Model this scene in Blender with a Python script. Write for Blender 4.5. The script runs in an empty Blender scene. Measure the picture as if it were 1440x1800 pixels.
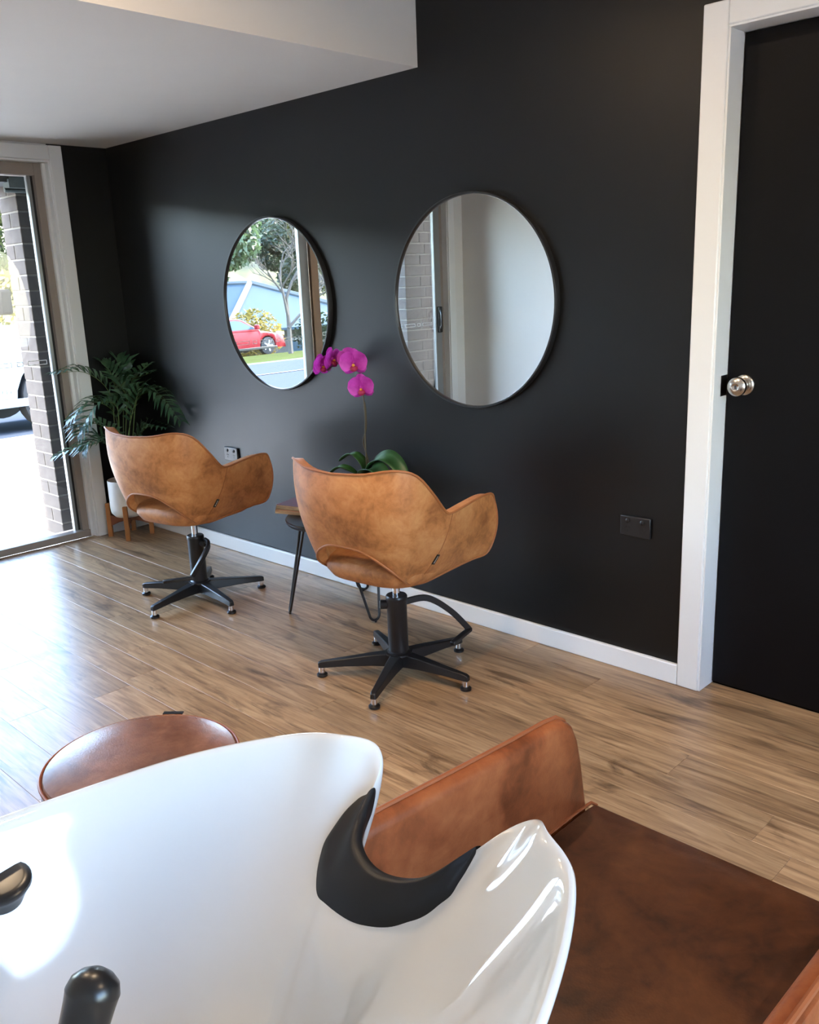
import bpy, bmesh, math, random
from math import sin, cos, pi, radians, sqrt
from mathutils import Vector, Matrix, noise

scene = bpy.context.scene
col = scene.collection
random.seed(7)

# ------------------------------------------------------------------ camera
cam_d = bpy.data.cameras.new('camera')
cam = bpy.data.objects.new('camera', cam_d); col.objects.link(cam)
cam_d.sensor_fit = 'HORIZONTAL'; cam_d.sensor_width = 36.0
cam_d.lens = 36.0 * 1566.955 / 1440.0
cam_d.clip_start = 0.02; cam_d.clip_end = 300
RT = ((0.72005913, 0.69284169, -0.03853889), (-0.14930518, 0.20892951, 0.96646594), (-0.67765981, 0.69015857, -0.25388646))
mw = Matrix.Identity(4)
for i in range(3):
    mw[i][0] = RT[0][i]; mw[i][1] = RT[1][i]; mw[i][2] = -RT[2][i]
mw[0][3], mw[1][3], mw[2][3] = 4.8654, -2.6636, 1.3998
cam.matrix_world = mw
scene.camera = cam

# ------------------------------------------------------------------ world, sun, exposure
world = bpy.data.worlds.new('sky_world'); scene.world = world
world.use_nodes = True
wn = world.node_tree.nodes; wl = world.node_tree.links
bg = wn['Background']
sky = wn.new('ShaderNodeTexSky')
sky.sky_type = 'NISHITA'
sky.sun_disc = False
sky.sun_elevation = radians(42); sky.sun_rotation = radians(180)
sky.air_density = 1.0; sky.dust_density = 1.6; sky.ozone_density = 1.0
wl.new(sky.outputs[0], bg.inputs[0])
bg.inputs[1].default_value = 3.4

sun_d = bpy.data.lights.new('sun', 'SUN'); sun_d.energy = 7.5; sun_d.angle = radians(0.6)
sun_d.color = (1.0, 0.93, 0.82)
sun = bpy.data.objects.new('sun', sun_d); col.objects.link(sun)
sun_dir = Vector((0.035, 0.72, -0.69)).normalized()
sun.rotation_euler = sun_dir.to_track_quat('-Z', 'Y').to_euler()
sun.location = (-3, -6, 8)

vs = scene.view_settings
vs.view_transform = 'Standard'; vs.look = 'None'; vs.gamma = 1.0; vs.use_curve_mapping = False
vs.exposure = 0.75
scene.cycles.max_bounces = 6; scene.cycles.diffuse_bounces = 3; scene.cycles.glossy_bounces = 4; scene.cycles.transparent_max_bounces = 8; scene.cycles.adaptive_threshold = 0.015
scene.cycles.caustics_reflective = False; scene.cycles.caustics_refractive = False

# ------------------------------------------------------------------ helpers
def tag(o, label=None, cat=None, group=None, kind=None):
    if label: o['label'] = label
    if cat: o['category'] = cat
    if group: o['group'] = group
    if kind: o['kind'] = kind
    return o

def empty(name, loc=(0, 0, 0), rz=0.0):
    o = bpy.data.objects.new(name, None); col.objects.link(o)
    o.location = loc; o.rotation_euler = (0, 0, rz); o.empty_display_size = 0.05
    return o

class MB:
    def __init__(s): s.v = []; s.f = []; s.m = []; s.mi = 0
    def add(s, vs_, fs_):
        n = len(s.v); s.v += [tuple(v) for v in vs_]
        for f in fs_: s.f.append(tuple(i + n for i in f)); s.m.append(s.mi)
        return s
    def box(s, x0, x1, y0, y1, z0, z1):
        return s.add([(x0,y0,z0),(x1,y0,z0),(x1,y1,z0),(x0,y1,z0),(x0,y0,z1),(x1,y0,z1),(x1,y1,z1),(x0,y1,z1)],
                     [(0,3,2,1),(4,5,6,7),(0,1,5,4),(1,2,6,5),(2,3,7,6),(3,0,4,7)])
    def obox(s, c, ax, hx, ay, hy, az, hz):
        c = Vector(c); ax = Vector(ax).normalized()*hx; ay = Vector(ay).normalized()*hy; az = Vector(az).normalized()*hz
        P = [c-ax-ay-az, c+ax-ay-az, c+ax+ay-az, c-ax+ay-az, c-ax-ay+az, c+ax-ay+az, c+ax+ay+az, c-ax+ay+az]
        return s.add(P, [(0,3,2,1),(4,5,6,7),(0,1,5,4),(1,2,6,5),(2,3,7,6),(3,0,4,7)])
    def rings(s, R, cap0=True, cap1=True, closed=True):
        n = len(R[0]); V = [p for r in R for p in r]; F = []
        for i in range(len(R)-1):
            for j in range(n if closed else n-1):
                k = (j+1) % n
                F.append((i*n+j, i*n+k, (i+1)*n+k, (i+1)*n+j))
        if cap0: F.append(tuple(range(n))[::-1])
        if cap1: F.append(tuple((len(R)-1)*n + j for j in range(n)))
        return s.add(V, F)
    def lathe(s, prof, c=(0,0), n=32, cap0=True, cap1=True):
        return s.rings([[(c[0]+r*cos(2*pi*j/n), c[1]+r*sin(2*pi*j/n), z) for j in range(n)] for r, z in prof], cap0, cap1)
    def tube(s, pts, rad, n=10, cap=True):
        P = [Vector(p) for p in pts]; R = []
        if not isinstance(rad, (list, tuple)): rad = [rad]*len(P)
        t0 = (P[1]-P[0]).normalized()
        up = Vector((0,0,1)) if abs(t0.z) < 0.9 else Vector((1,0,0))
        nx = t0.cross(up).normalized()
        for i, p in enumerate(P):
            t = (P[min(i+1, len(P)-1)] - P[max(i-1, 0)]).normalized()
            nx = (nx - t*nx.dot(t)).normalized(); ny = t.cross(nx)
            R.append([p + (nx*cos(2*pi*j/n) + ny*sin(2*pi*j/n))*rad[i] for j in range(n)])
        return s.rings(R, cap, cap)
    def grid(s, rows, flip=False):
        n = len(rows[0]); F = []
        for i in range(len(rows)-1):
            for j in range(n-1):
                q = (i*n+j, i*n+j+1, (i+1)*n+j+1, (i+1)*n+j)
                F.append(q[::-1] if flip else q)
        return s.add([p for r in rows for p in r], F)
    def prism(s, poly, y0, y1, axis='y'):
        n = len(poly)
        if axis == 'y': V = [(a, y0, b) for a, b in poly] + [(a, y1, b) for a, b in poly]
        elif axis == 'x': V = [(y0, a, b) for a, b in poly] + [(y1, a, b) for a, b in poly]
        else: V = [(a, b, y0) for a, b in poly] + [(a, b, y1) for a, b in poly]
        F = [tuple(range(n)), tuple(range(n, 2*n))[::-1]] + [(j, j+n, (j+1) % n + n, (j+1) % n) for j in range(n)]
        return s.add(V, F)
    def mesh(s, name, mats, smooth=True, fix=True):
        me = bpy.data.meshes.new(name); me.from_pydata(s.v, [], s.f)
        if not isinstance(mats, (list, tuple)): mats = [mats]
        for m in mats: me.materials.append(m)
        if len(mats) > 1:
            me.polygons.foreach_set('material_index', s.m)
        if fix:
            b = bmesh.new(); b.from_mesh(me); bmesh.ops.recalc_face_normals(b, faces=b.faces); b.to_mesh(b_target(me)); b.free()
        if smooth:
            me.polygons.foreach_set('use_smooth', [True]*len(me.polygons))
            try: me.set_sharp_from_angle(angle=radians(40))
            except Exception: pass
        return me
    def build(s, name, mats, parent=None, loc=(0,0,0), smooth=True, fix=True, bevel=0, seg=2, subsurf=0):
        o = bpy.data.objects.new(name, s.mesh(name, mats, smooth, fix)); col.objects.link(o)
        o.location = loc
        if parent is not None: o.parent = parent
        if bevel:
            m = o.modifiers.new('bevel', 'BEVEL'); m.width = bevel; m.segments = seg; m.limit_method = 'ANGLE'; m.angle_limit = radians(35)
            m.harden_normals = False
        if subsurf:
            m = o.modifiers.new('subsurf', 'SUBSURF'); m.levels = subsurf; m.render_levels = subsurf
        return o
def b_target(me): return me

def catmull(P, n=8, closed=False):
    P = [Vector(p) for p in P]; N = len(P); out = []
    for i in range(N if closed else N-1):
        g = (lambda k: P[k % N]) if closed else (lambda k: P[max(0, min(N-1, k))])
        a, b, c, d = g(i-1), g(i), g(i+1), g(i+2)
        for k in range(n):
            t = k/n
            out.append(0.5*((2*b)+(c-a)*t+(2*a-5*b+4*c-d)*t*t+(3*b-a-3*c+d)*t**3))
    if not closed: out.append(P[-1].copy())
    return out

# ------------------------------------------------------------------ materials
def s2l(c):
    return tuple(((x/255)/12.92 if x/255 <= 0.04045 else ((x/255+0.055)/1.055)**2.4) for x in c) + (1,)
def new_mat(name):
    m = bpy.data.materials.new(name); m.use_nodes = True
    return m, m.node_tree.nodes, m.node_tree.links, m.node_tree.nodes['Principled BSDF']
def plain(name, rgb, rough=0.5, metal=0.0, spec=0.5, var=0.08, vscale=6.0, coat=0.0, bump=0.0, bscale=80.0, lin=False):
    m, N, L, P = new_mat(name)
    c = tuple(rgb)+(1,) if lin else s2l(rgb)
    tc = N.new('ShaderNodeTexCoord'); nz = N.new('ShaderNodeTexNoise'); nz.inputs['Scale'].default_value = vscale; nz.inputs['Detail'].default_value = 4
    L.new(tc.outputs['Object'], nz.inputs['Vector'])
    mx = N.new('ShaderNodeMix'); mx.data_type = 'RGBA'
    mx.inputs[6].default_value = tuple(x*(1-var) for x in c[:3])+(1,); mx.inputs[7].default_value = tuple(min(1, x*(1+var)) for x in c[:3])+(1,)
    L.new(nz.outputs['Fac'], mx.inputs[0]); L.new(mx.outputs[2], P.inputs['Base Color'])
    P.inputs['Roughness'].default_value = rough; P.inputs['Metallic'].default_value = metal; P.inputs['Specular IOR Level'].default_value = spec
    P.inputs['Coat Weight'].default_value = coat; P.inputs['Coat Roughness'].default_value = 0.05
    if bump:
        n2 = N.new('ShaderNodeTexNoise'); n2.inputs['Scale'].default_value = bscale; n2.inputs['Detail'].default_value = 3
        L.new(tc.outputs['Object'], n2.inputs['Vector'])
        b = N.new('ShaderNodeBump'); b.inputs['Strength'].default_value = bump; b.inputs['Distance'].default_value = 0.002
        L.new(n2.outputs['Fac'], b.inputs['Height']); L.new(b.outputs['Normal'], P.inputs['Normal'])
    return m

def leather(name, dark, mid, light, rough=0.5, scale=9.0, spec=0.4):
    m, N, L, P = new_mat(name)
    tc = N.new('ShaderNodeTexCoord')
    n1 = N.new('ShaderNodeTexNoise'); n1.inputs['Scale'].default_value = scale; n1.inputs['Detail'].default_value = 6; n1.inputs['Roughness'].default_value = 0.62; n1.inputs['Distortion'].default_value = 0.6
    n2 = N.new('ShaderNodeTexNoise'); n2.inputs['Scale'].default_value = scale*5; n2.inputs['Detail'].default_value = 5; n2.inputs['Distortion'].default_value = 1.0
    L.new(tc.outputs['Object'], n1.inputs['Vector']); L.new(tc.outputs['Object'], n2.inputs['Vector'])
    ad = N.new('ShaderNodeMath'); ad.operation = 'MULTIPLY_ADD'; ad.inputs[1].default_value = 0.3
    L.new(n2.outputs['Fac'], ad.inputs[0]); L.new(n1.outputs['Fac'], ad.inputs[2])
    r = N.new('ShaderNodeValToRGB'); e = r.color_ramp.elements
    e[0].position = 0.45; e[0].color = s2l(dark); e[1].position = 0.88; e[1].color = s2l(light)
    k = e.new(0.64); k.color = s2l(mid)
    L.new(ad.outputs[0], r.inputs['Fac']); L.new(r.outputs['Color'], P.inputs['Base Color'])
    P.inputs['Roughness'].default_value = rough; P.inputs['Specular IOR Level'].default_value = spec
    v = N.new('ShaderNodeTexVoronoi'); v.inputs['Scale'].default_value = 260
    L.new(tc.outputs['Object'], v.inputs['Vector'])
    b = N.new('ShaderNodeBump'); b.inputs['Strength'].default_value = 0.12; b.inputs['Distance'].default_value = 0.001
    L.new(v.outputs['Distance'], b.inputs['Height']); L.new(b.outputs['Normal'], P.inputs['Normal'])
    return m

def wood_plank():
    m, N, L, P = new_mat('oak_laminate')
    tc = N.new('ShaderNodeTexCoord'); oi = N.new('ShaderNodeObjectInfo')
    off = N.new('ShaderNodeVectorMath'); off.operation = 'MULTIPLY_ADD'
    cb = N.new('ShaderNodeCombineXYZ')
    for a in ('X', 'Y', 'Z'): L.new(oi.outputs['Random'], cb.inputs[a])
    L.new(cb.outputs[0], off.inputs[0]); off.inputs[1].default_value = (37, 91, 53); L.new(tc.outputs['Object'], off.inputs[2])
    def nz(sc, scale, det=5, dist=0.0, rough=0.55):
        mp = N.new('ShaderNodeVectorMath'); mp.operation = 'MULTIPLY'; mp.inputs[1].default_value = sc
        L.new(off.outputs[0], mp.inputs[0])
        n = N.new('ShaderNodeTexNoise'); n.inputs['Scale'].default_value = scale; n.inputs['Detail'].default_value = det; n.inputs['Distortion'].default_value = dist; n.inputs['Roughness'].default_value = rough
        L.new(mp.outputs[0], n.inputs['Vector']); return n
    g = nz((1, 14, 1), 3.0, 6, 1.2)         # broad grain
    f = nz((1, 26, 1), 12.0, 4, 0.4, 0.7)   # fine streaks
    kn = nz((1.0, 3.4, 1), 2.6, 5, 1.6)     # knots / dark patches
    r1 = N.new('ShaderNodeValToRGB'); e = r1.color_ramp.elements
    e[0].position = 0.28; e[0].color = s2l((116, 86, 58)); e[1].position = 0.74; e[1].color = s2l((194, 160, 118))
    k = e.new(0.5); k.color = s2l((168, 132, 92))
    L.new(g.outputs['Fac'], r1.inputs['Fac'])
    r2 = N.new('ShaderNodeValToRGB'); e = r2.color_ramp.elements
    e[0].position = 0.30; e[0].color = (0.40, 0.35, 0.30, 1); e[1].position = 0.46; e[1].color = (1, 1, 1, 1)
    L.new(f.outputs['Fac'], r2.inputs['Fac'])
    r3 = N.new('ShaderNodeValToRGB'); e = r3.color_ramp.elements
    e[0].position = 0.28; e[0].color = (0.20, 0.17, 0.15, 1); e[1].position = 0.43; e[1].color = (1, 1, 1, 1)
    L.new(kn.outputs['Fac'], r3.inputs['Fac'])
    m1 = N.new('ShaderNodeMix'); m1.data_type = 'RGBA'; m1.blend_type = 'MULTIPLY'; m1.inputs[0].default_value = 0.62
    L.new(r1.outputs[0], m1.inputs[6]); L.new(r2.outputs[0], m1.inputs[7])
    m2 = N.new('ShaderNodeMix'); m2.data_type = 'RGBA'; m2.blend_type = 'MULTIPLY'; m2.inputs[0].default_value = 0.8
    L.new(m1.outputs[2], m2.inputs[6]); L.new(r3.outputs[0], m2.inputs[7])
    ck = nz((1.6, 42, 1), 2.6, 3, 0.3)      # thin dark checks along the grain
    r4 = N.new('ShaderNodeValToRGB'); e = r4.color_ramp.elements
    e[0].position = 0.29; e[0].color = (0.28, 0.23, 0.20, 1); e[1].position = 0.34; e[1].color = (1, 1, 1, 1)
    L.new(ck.outputs['Fac'], r4.inputs['Fac'])
    m3 = N.new('ShaderNodeMix'); m3.data_type = 'RGBA'; m3.blend_type = 'MULTIPLY'; m3.inputs[0].default_value = 0.75
    L.new(m2.outputs[2], m3.inputs[6]); L.new(r4.outputs[0], m3.inputs[7])
    hs = N.new('ShaderNodeHueSaturation'); hs.inputs['Saturation'].default_value = 0.92
    mr = N.new('ShaderNodeMapRange'); mr.inputs['To Min'].default_value = 0.84; mr.inputs['To Max'].default_value = 1.14
    L.new(oi.outputs['Random'], mr.inputs['Value']); L.new(mr.outputs[0], hs.inputs['Value']); L.new(m3.outputs[2], hs.inputs['Color'])
    L.new(hs.outputs[0], P.inputs['Base Color'])
    P.inputs['Roughness'].default_value = 0.30; P.inputs['Specular IOR Level'].default_value = 0.5
    b = N.new('ShaderNodeBump'); b.inputs['Strength'].default_value = 0.12; b.inputs['Distance'].default_value = 0.001
    L.new(f.outputs['Fac'], b.inputs['Height']); L.new(b.outputs['Normal'], P.inputs['Normal'])
    return m

def glass_mat():
    m, N, L, P = new_mat('window_glass'); N.remove(P)
    t = N.new('ShaderNodeBsdfTransparent'); t.inputs[0].default_value = (0.97, 0.985, 0.98, 1)
    g = N.new('ShaderNodeBsdfGlossy'); g.inputs['Roughness'].default_value = 0.0
    fr = N.new('ShaderNodeFresnel'); fr.inputs[0].default_value = 1.35
    mx = N.new('ShaderNodeMixShader'); L.new(fr.outputs[0], mx.inputs[0]); L.new(t.outputs[0], mx.inputs[1]); L.new(g.outputs[0], mx.inputs[2])
    L.new(mx.outputs[0], N['Material Output'].inputs['Surface'])
    return m

def leaf_mat(name, c1, c2, trans=0.4, rough=0.45, scale=1.5):
    m, N, L, P = new_mat(name)
    tc = N.new('ShaderNodeTexCoord'); nz = N.new('ShaderNodeTexNoise'); nz.inputs['Scale'].default_value = scale; nz.inputs['Detail'].default_value = 3
    L.new(tc.outputs['Object'], nz.inputs['Vector'])
    r = N.new('ShaderNodeValToRGB'); e = r.color_ramp.elements
    e[0].position = 0.38; e[0].color = s2l(c1); e[1].position = 0.64; e[1].color = s2l(c2)
    L.new(nz.outputs['Fac'], r.inputs['Fac']); L.new(r.outputs[0], P.inputs['Base Color'])
    P.inputs['Roughness'].default_value = rough
    if trans:
        t = N.new('ShaderNodeBsdfTranslucent'); L.new(r.outputs[0], t.inputs[0])
        mx = N.new('ShaderNodeMixShader'); mx.inputs[0].default_value = trans
        L.new(P.outputs[0], mx.inputs[1]); L.new(t.outputs[0], mx.inputs[2]); L.new(mx.outputs[0], N['Material Output'].inputs['Surface'])
    return m

def emit_mat(name, rgb, st):
    m, N, L, P = new_mat(name)
    P.inputs['Base Color'].default_value = (0.8, 0.8, 0.8, 1)
    P.inputs['Emission Color'].default_value = tuple(rgb)+(1,); P.inputs['Emission Strength'].default_value = st
    return m

WALL = plain('charcoal_satin_paint', (0.0026, 0.0026, 0.0029), 0.36, spec=0.42, var=0.05, lin=True, bump=0.05, bscale=300)
DOORM = plain('black_satin_door_paint', (0.0035, 0.0035, 0.0045), 0.42, spec=0.15, var=0.05, lin=True)
WHITE = plain('white_wall_paint', (0.78, 0.765, 0.74), 0.6, var=0.02, lin=True, bump=0.04, bscale=250)
CEIL = plain('ceiling_paint', (0.70, 0.67, 0.63), 0.8, var=0.02, lin=True)
TRIM = plain('white_gloss_trim_paint', (0.80, 0.80, 0.79), 0.3, var=0.02, lin=True)
OAK = wood_plank()
GROUT = plain('dark_joint', (0.05, 0.035, 0.025), 0.8, lin=True)
GLASS = glass_mat()
ALU = plain('taupe_powdercoat_aluminium', (150, 138, 128), 0.4, var=0.04)
ALUG = plain('grey_anodised_aluminium', (150, 152, 152), 0.35, metal=0.4, var=0.04)
ALUT = plain('tan_powdercoat_aluminium', (150, 122, 96), 0.45, var=0.04)
RUBBER = plain('black_rubber_seal', (20, 21, 23), 0.6)
BLACKM = plain('black_powdercoat_metal', (0.012, 0.012, 0.013), 0.36, var=0.1, lin=True)
BLACKP = plain('black_plastic', (0.010, 0.010, 0.011), 0.3, var=0.1, lin=True)
BLACKG = plain('black_gloss_plastic', (0.010, 0.010, 0.011), 0.32, var=0.05, lin=True)
BLACKGEL = plain('black_gel_rubber', (0.006, 0.0065, 0.008), 0.5, spec=0.35, var=0.08, lin=True)
CHROME = plain('polished_chrome', (0.75, 0.75, 0.76), 0.08, metal=1, var=0.02, lin=True)
STEEL = plain('brushed_stainless', (0.50, 0.48, 0.45), 0.24, metal=1, var=0.08, lin=True)
MIRROR = plain('mirror_silver', (0.93, 0.94, 0.935), 0.0, metal=1, var=0.0, lin=True)
TAN = leather('tan_leather', (140, 86, 48), (184, 120, 70), (206, 148, 96), 0.5, 8.0, 0.4)
COGNAC = leather('cognac_leather', (98, 50, 26), (134, 72, 40), (160, 95, 56), 0.36, 7.0, 0.45)
COGNACD = leather('dark_cognac_leather', (46, 26, 15), (78, 46, 27), (104, 66, 40), 0.45, 6.0, 0.4)
STOOLM = leather('brown_leather', (92, 58, 42), (118, 78, 58), (142, 98, 76), 0.26, 9.0, 0.6)
PIPING = plain('tan_piping', (158, 98, 56), 0.5)
PIPEC = plain('cognac_piping', (140, 78, 44), 0.45)
CERAMIC = plain('white_glazed_ceramic', (0.66, 0.68, 0.70), 0.05, spec=0.6, var=0.01, lin=True, coat=0.6)
POTM = plain('white_matt_ceramic', (0.80, 0.79, 0.77), 0.4, var=0.02, lin=True)
SOIL = plain('dark_soil', (34, 27, 22), 0.95, var=0.4, vscale=60)
TEAK = plain('golden_acacia_wood', (160, 104, 52), 0.5, var=0.3, vscale=18)
TEAKD = plain('red_brown_acacia_wood', (128, 70, 38), 0.5, var=0.3, vscale=18)
PALM = leaf_mat('palm_leaf', (44, 76, 54), (86, 120, 86), 0.12, 0.33, 9)
PALMST = plain('palm_stalk', (92, 112, 62), 0.5, var=0.2)
ORCL = leaf_mat('orchid_leaf', (30, 62, 32), (62, 104, 50), 0.12, 0.35, 8)
PETAL = leaf_mat('magenta_petal', (186, 40, 166), (222, 84, 206), 0.3, 0.5, 30)
LIPM = plain('crimson_orchid_lip', (150, 22, 70), 0.5, var=0.3, vscale=80)
YEL = plain('yellow_orchid_throat', (206, 140, 50), 0.5)
STEMM = plain('brown_orchid_stem', (74, 66, 48), 0.5, var=0.2)
BRICK = plain('grey_brown_brick', (74, 70, 68), 0.95, spec=0.1, var=0.28, vscale=14, bump=0.5, bscale=60)
MORTAR = plain('pale_mortar', (104, 101, 96), 0.95, spec=0.1, var=0.1, vscale=30)
CONC = plain('sunlit_concrete', (0.50, 0.49, 0.46), 0.95, spec=0.0, var=0.1, vscale=3, lin=True)
ROAD = plain('asphalt', (0.040, 0.047, 0.058), 0.95, spec=0.0, var=0.04, vscale=0.5, lin=True)
KERB = plain('pale_kerb', (0.085, 0.09, 0.095), 0.95, spec=0.0, var=0.1, lin=True)
GRASS = plain('lawn', (0.036, 0.043, 0.015), 0.95, spec=0.0, var=0.45, vscale=0.8, lin=True)
STEELD = plain('galvanised_dark', (84, 92, 92), 0.5, metal=0.5, var=0.3, vscale=30)
LINTEL = plain('dark_painted_lintel', (36, 36, 34), 0.6)
RLINE = plain('road_paint', (0.16, 0.16, 0.16), 0.9, spec=0.0, lin=True)
PLATE = plain('white_decal', (0.85, 0.87, 0.87), 0.5, lin=True, var=0.01)

# ------------------------------------------------------------------ room shell
XR = 6.3; YF = -3.05; HL = 2.158; XB = 2.385; HU = 2.72
fl = tag(MB().box(-0.05, XR, YF, 0.09, -0.06, -0.008).build('floor', GROUT), 'oak laminate plank floor of the salon', 'floor', kind='structure')
W = 0.14; LEN = 1.37
joints = {0: 3.30, 2: 3.78, 3: 4.09, 5: 1.32, 6: 1.73, 8: 2.015}
cache = {}
def plank_mesh(l, w):
    k = (round(l, 3), round(w, 3))
    if k not in cache:
        b = 0.0010; h = 0.008
        lo = [(b*0, 0), (l, 0), (l, w), (0, w)]
        V = [(0.0002, 0.0002, -h), (l-0.0002, 0.0002, -h), (l-0.0002, w-0.0002, -h), (0.0002, w-0.0002, -h),
             (0.0002, 0.0002, -b*0.6), (l-0.0002, 0.0002, -b*0.6), (l-0.0002, w-0.0002, -b*0.6), (0.0002, w-0.0002, -b*0.6),
             (b, b, 0), (l-b, b, 0), (l-b, w-b, 0), (b, w-b, 0)]
        F = [(0,3,2,1), (0,1,5,4), (1,2,6,5), (2,3,7,6), (3,0,4,7), (4,5,9,8), (5,6,10,9), (6,7,11,10), (7,4,8,11), (8,9,10,11)]
        cache[k] = MB().add(V, F).mesh('plank', OAK, smooth=False)
    return cache[k]
rows = []
y = -0.135 + 2*W
r = -2
while y > YF + 0.001:
    y1 = min(y, 0.085); y0 = max(y - W, YF)
    x = joints.get(r, random.uniform(0, LEN))
    while x > -0.03: x -= LEN
    while x < XR:
        xa = max(x, -0.03); xb = min(x + LEN, XR)
        if xb - xa > 0.02:
            o = bpy.data.objects.new('plank', plank_mesh(xb-xa, y1-y0)); col.objects.link(o); o.parent = fl; o.location = (xa, y0, 0)
        x += LEN
    y -= W; r += 1

# dark feature wall with the door opening
DX0, DX1 = 3.61, 4.43
tag(MB().box(-0.12, DX0-0.014, 0, 0.12, -0.06, HU+0.1).box(DX0-0.014, DX1+0.014, 0, 0.12, 2.064, HU+0.1).box(DX1+0.014, XR+0.12, 0, 0.12, -0.06, HU+0.1)
    .build('wall_back', WALL, smooth=False), 'charcoal painted feature wall carrying the two round mirrors', 'wall', kind='structure')
b = MB(); b.box(-0.12, 0, -0.34, 0, -0.06, HL+0.1); b.mi = 1
b.box(-0.12, 0, YF-0.12, -2.862, -0.06, HL+0.1); b.box(-0.12, 0, -2.862, -0.34, 2.075, HL+0.1)
tag(b.build('wall_left', [WALL, WHITE], smooth=False), 'street side wall around the sliding glass door', 'wall', kind='structure')
tag(MB().box(0, XR+0.12, YF-0.12, YF, -0.06, HU+0.1).build('wall_front', WHITE, smooth=False), 'plain white wall facing the dark feature wall', 'wall', kind='structure')
WY0, WY1, WZ0, WZ1 = -2.60, -1.10, 0.70, 2.05
tag(MB().box(XR, XR+0.12, YF, WY0, -0.06, HU+0.1).box(XR, XR+0.12, WY1, 0, -0.06, HU+0.1).box(XR, XR+0.12, WY0, WY1, -0.06, WZ0).box(XR, XR+0.12, WY0, WY1, WZ1, HU+0.1).build('wall_right', WHITE, smooth=False), 'plain white end wall of the salon', 'wall', kind='structure')
tag(MB().box(-0.12, XB, YF-0.12, 0.0, HL, HL+0.08).box(XB-0.08, XB, YF-0.12, 0.0, HL+0.08, HU+0.08)
    .build('ceiling', CEIL, smooth=False), 'lowered white ceiling with a bulkhead step near the door', 'ceiling', kind='structure')
tag(MB().box(XB, XR+0.12, YF-0.12, 0.0, HU, HU+0.08).build('ceiling_upper', CEIL, smooth=False), 'higher white ceiling beyond the bulkhead', 'ceiling', kind='structure')

def skirt(name, x0, x1, y0, y1, label):
    return tag(MB().box(x0, x1, y0, y1, 0.0, 0.075).build(name, TRIM, bevel=0.004), label, 'baseboard', kind='structure')
skirt('baseboard_back', 0.0, 3.527, -0.018, 0, 'white baseboard along the charcoal wall')
skirt('baseboard_left', 0.0, 0.016, -0.265, -0.018, 'short white baseboard in the corner behind the plant stand')
skirt('baseboard_front', 0.0, XR, YF, YF+0.018, 'white baseboard along the white wall')
skirt('baseboard_right', XR-0.018, XR, YF+0.018, 0, 'white baseboard along the end wall')

# internal door
dr = tag(empty('door_1', (DX0, 0.075, 0)), 'black flush door with a round steel knob', 'door', kind='structure')
MB().box(0.003, 0.817, 0, 0.036, 0.008, 2.047).build('door_leaf', DOORM, dr, bevel=0.002)
kx, kz = 0.059, 1.035
kn = MB().lathe([(0.0, 0.0), (0.034, 0.0), (0.034, 0.004), (0.030, 0.009), (0.019, 0.012), (0.0, 0.013)], n=28, cap0=False, cap1=False).build('knob_rose', STEEL, dr, (kx, 0, kz)); kn.rotation_euler = (radians(90), 0, 0)
kn = MB().lathe([(0.012, 0.010), (0.012, 0.026), (0.017, 0.032), (0.026, 0.040), (0.0295, 0.050), (0.0285, 0.060), (0.022, 0.066), (0.012, 0.068), (0.010, 0.0665), (0.0, 0.0665)], n=28, cap1=False).build('door_knob', STEEL, dr, (kx, 0, kz)); kn.rotation_euler = (radians(90), 0, 0)
k2 = MB().box(-0.0012, 0.0012, -0.005, 0.005, 0.0665, 0.069).build('keyway', BLACKP, kn)
tr = tag(empty('trim_1', (DX0, 0, 0)), 'white door frame around the black door', 'door frame', kind='structure')
MB().box(-0.014, 0.0, -0.012, 0.12, 0, 2.05).build('jamb', TRIM, tr, bevel=0.0015)
MB().box(0.82, 0.834, -0.012, 0.12, 0, 2.05).build('jamb', TRIM, tr, bevel=0.0015)
MB().box(-0.014, 0.834, -0.012, 0.12, 2.05, 2.064).build('head_jamb', TRIM, tr, bevel=0.0015)
MB().box(-0.083, -0.006, -0.018, 0.0, 0, 2.122).build('architrave', TRIM, tr, bevel=0.004)
MB().box(0.826, 0.903, -0.018, 0.0, 0, 2.122).build('architrave', TRIM, tr, bevel=0.004)
MB().box(-0.006, 0.826, -0.018, 0.0, 2.056, 2.122).build('architrave', TRIM, tr, bevel=0.004)
MB().box(0.0, 0.0015, 0.035, 0.075, 1.0, 1.065).build('strike_plate', BLACKP, tr)

tag(MB().box(DX0-0.1, DX1+0.1, 0.125, 0.2, -0.06, 2.2).build('light_block_behind_door', DOORM, smooth=False), 'added dark panel behind the door blocking outside light at its gap', 'wall', kind='structure')  # unseen slab added to stop sky light leaking in under the door leaf

# ------------------------------------------------------------------ sliding glass door to the street
GY0, GY1 = -0.402, -2.83
wd = tag(empty('window_1', (0, 0, 0)), 'sliding glass door to the street in a taupe aluminium frame', 'glass door', kind='structure')
MB().box(-0.13, -0.048, GY0, -0.362, 0, 2.065).build('frame_stile', ALU, wd, bevel=0.002)
MB().box(-0.13, -0.048, -2.858, GY1, 0, 2.065).build('frame_stile', ALU, wd, bevel=0.002)
MB().box(-0.13, -0.048, GY1, GY0, 2.003, 2.065).build('frame_head', ALU, wd, bevel=0.002)
MB().box(-0.13, -0.032, -2.858, -0.345, 0, 0.04).build('frame_sill', ALU, wd, bevel=0.003)
MB().box(-0.092, -0.086, -1.49, GY0, 0.04, 2.003).build('fixed_pane', GLASS, wd, smooth=False)
MB().box(-0.062, -0.056, -2.765, -1.55, 0.075, 1.96).build('sliding_pane', GLASS, wd, smooth=False)
MB().box(-0.098, -0.08, GY0-0.012, GY0, 0.04, 2.003).build('pane_seal', RUBBER, wd)
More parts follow.
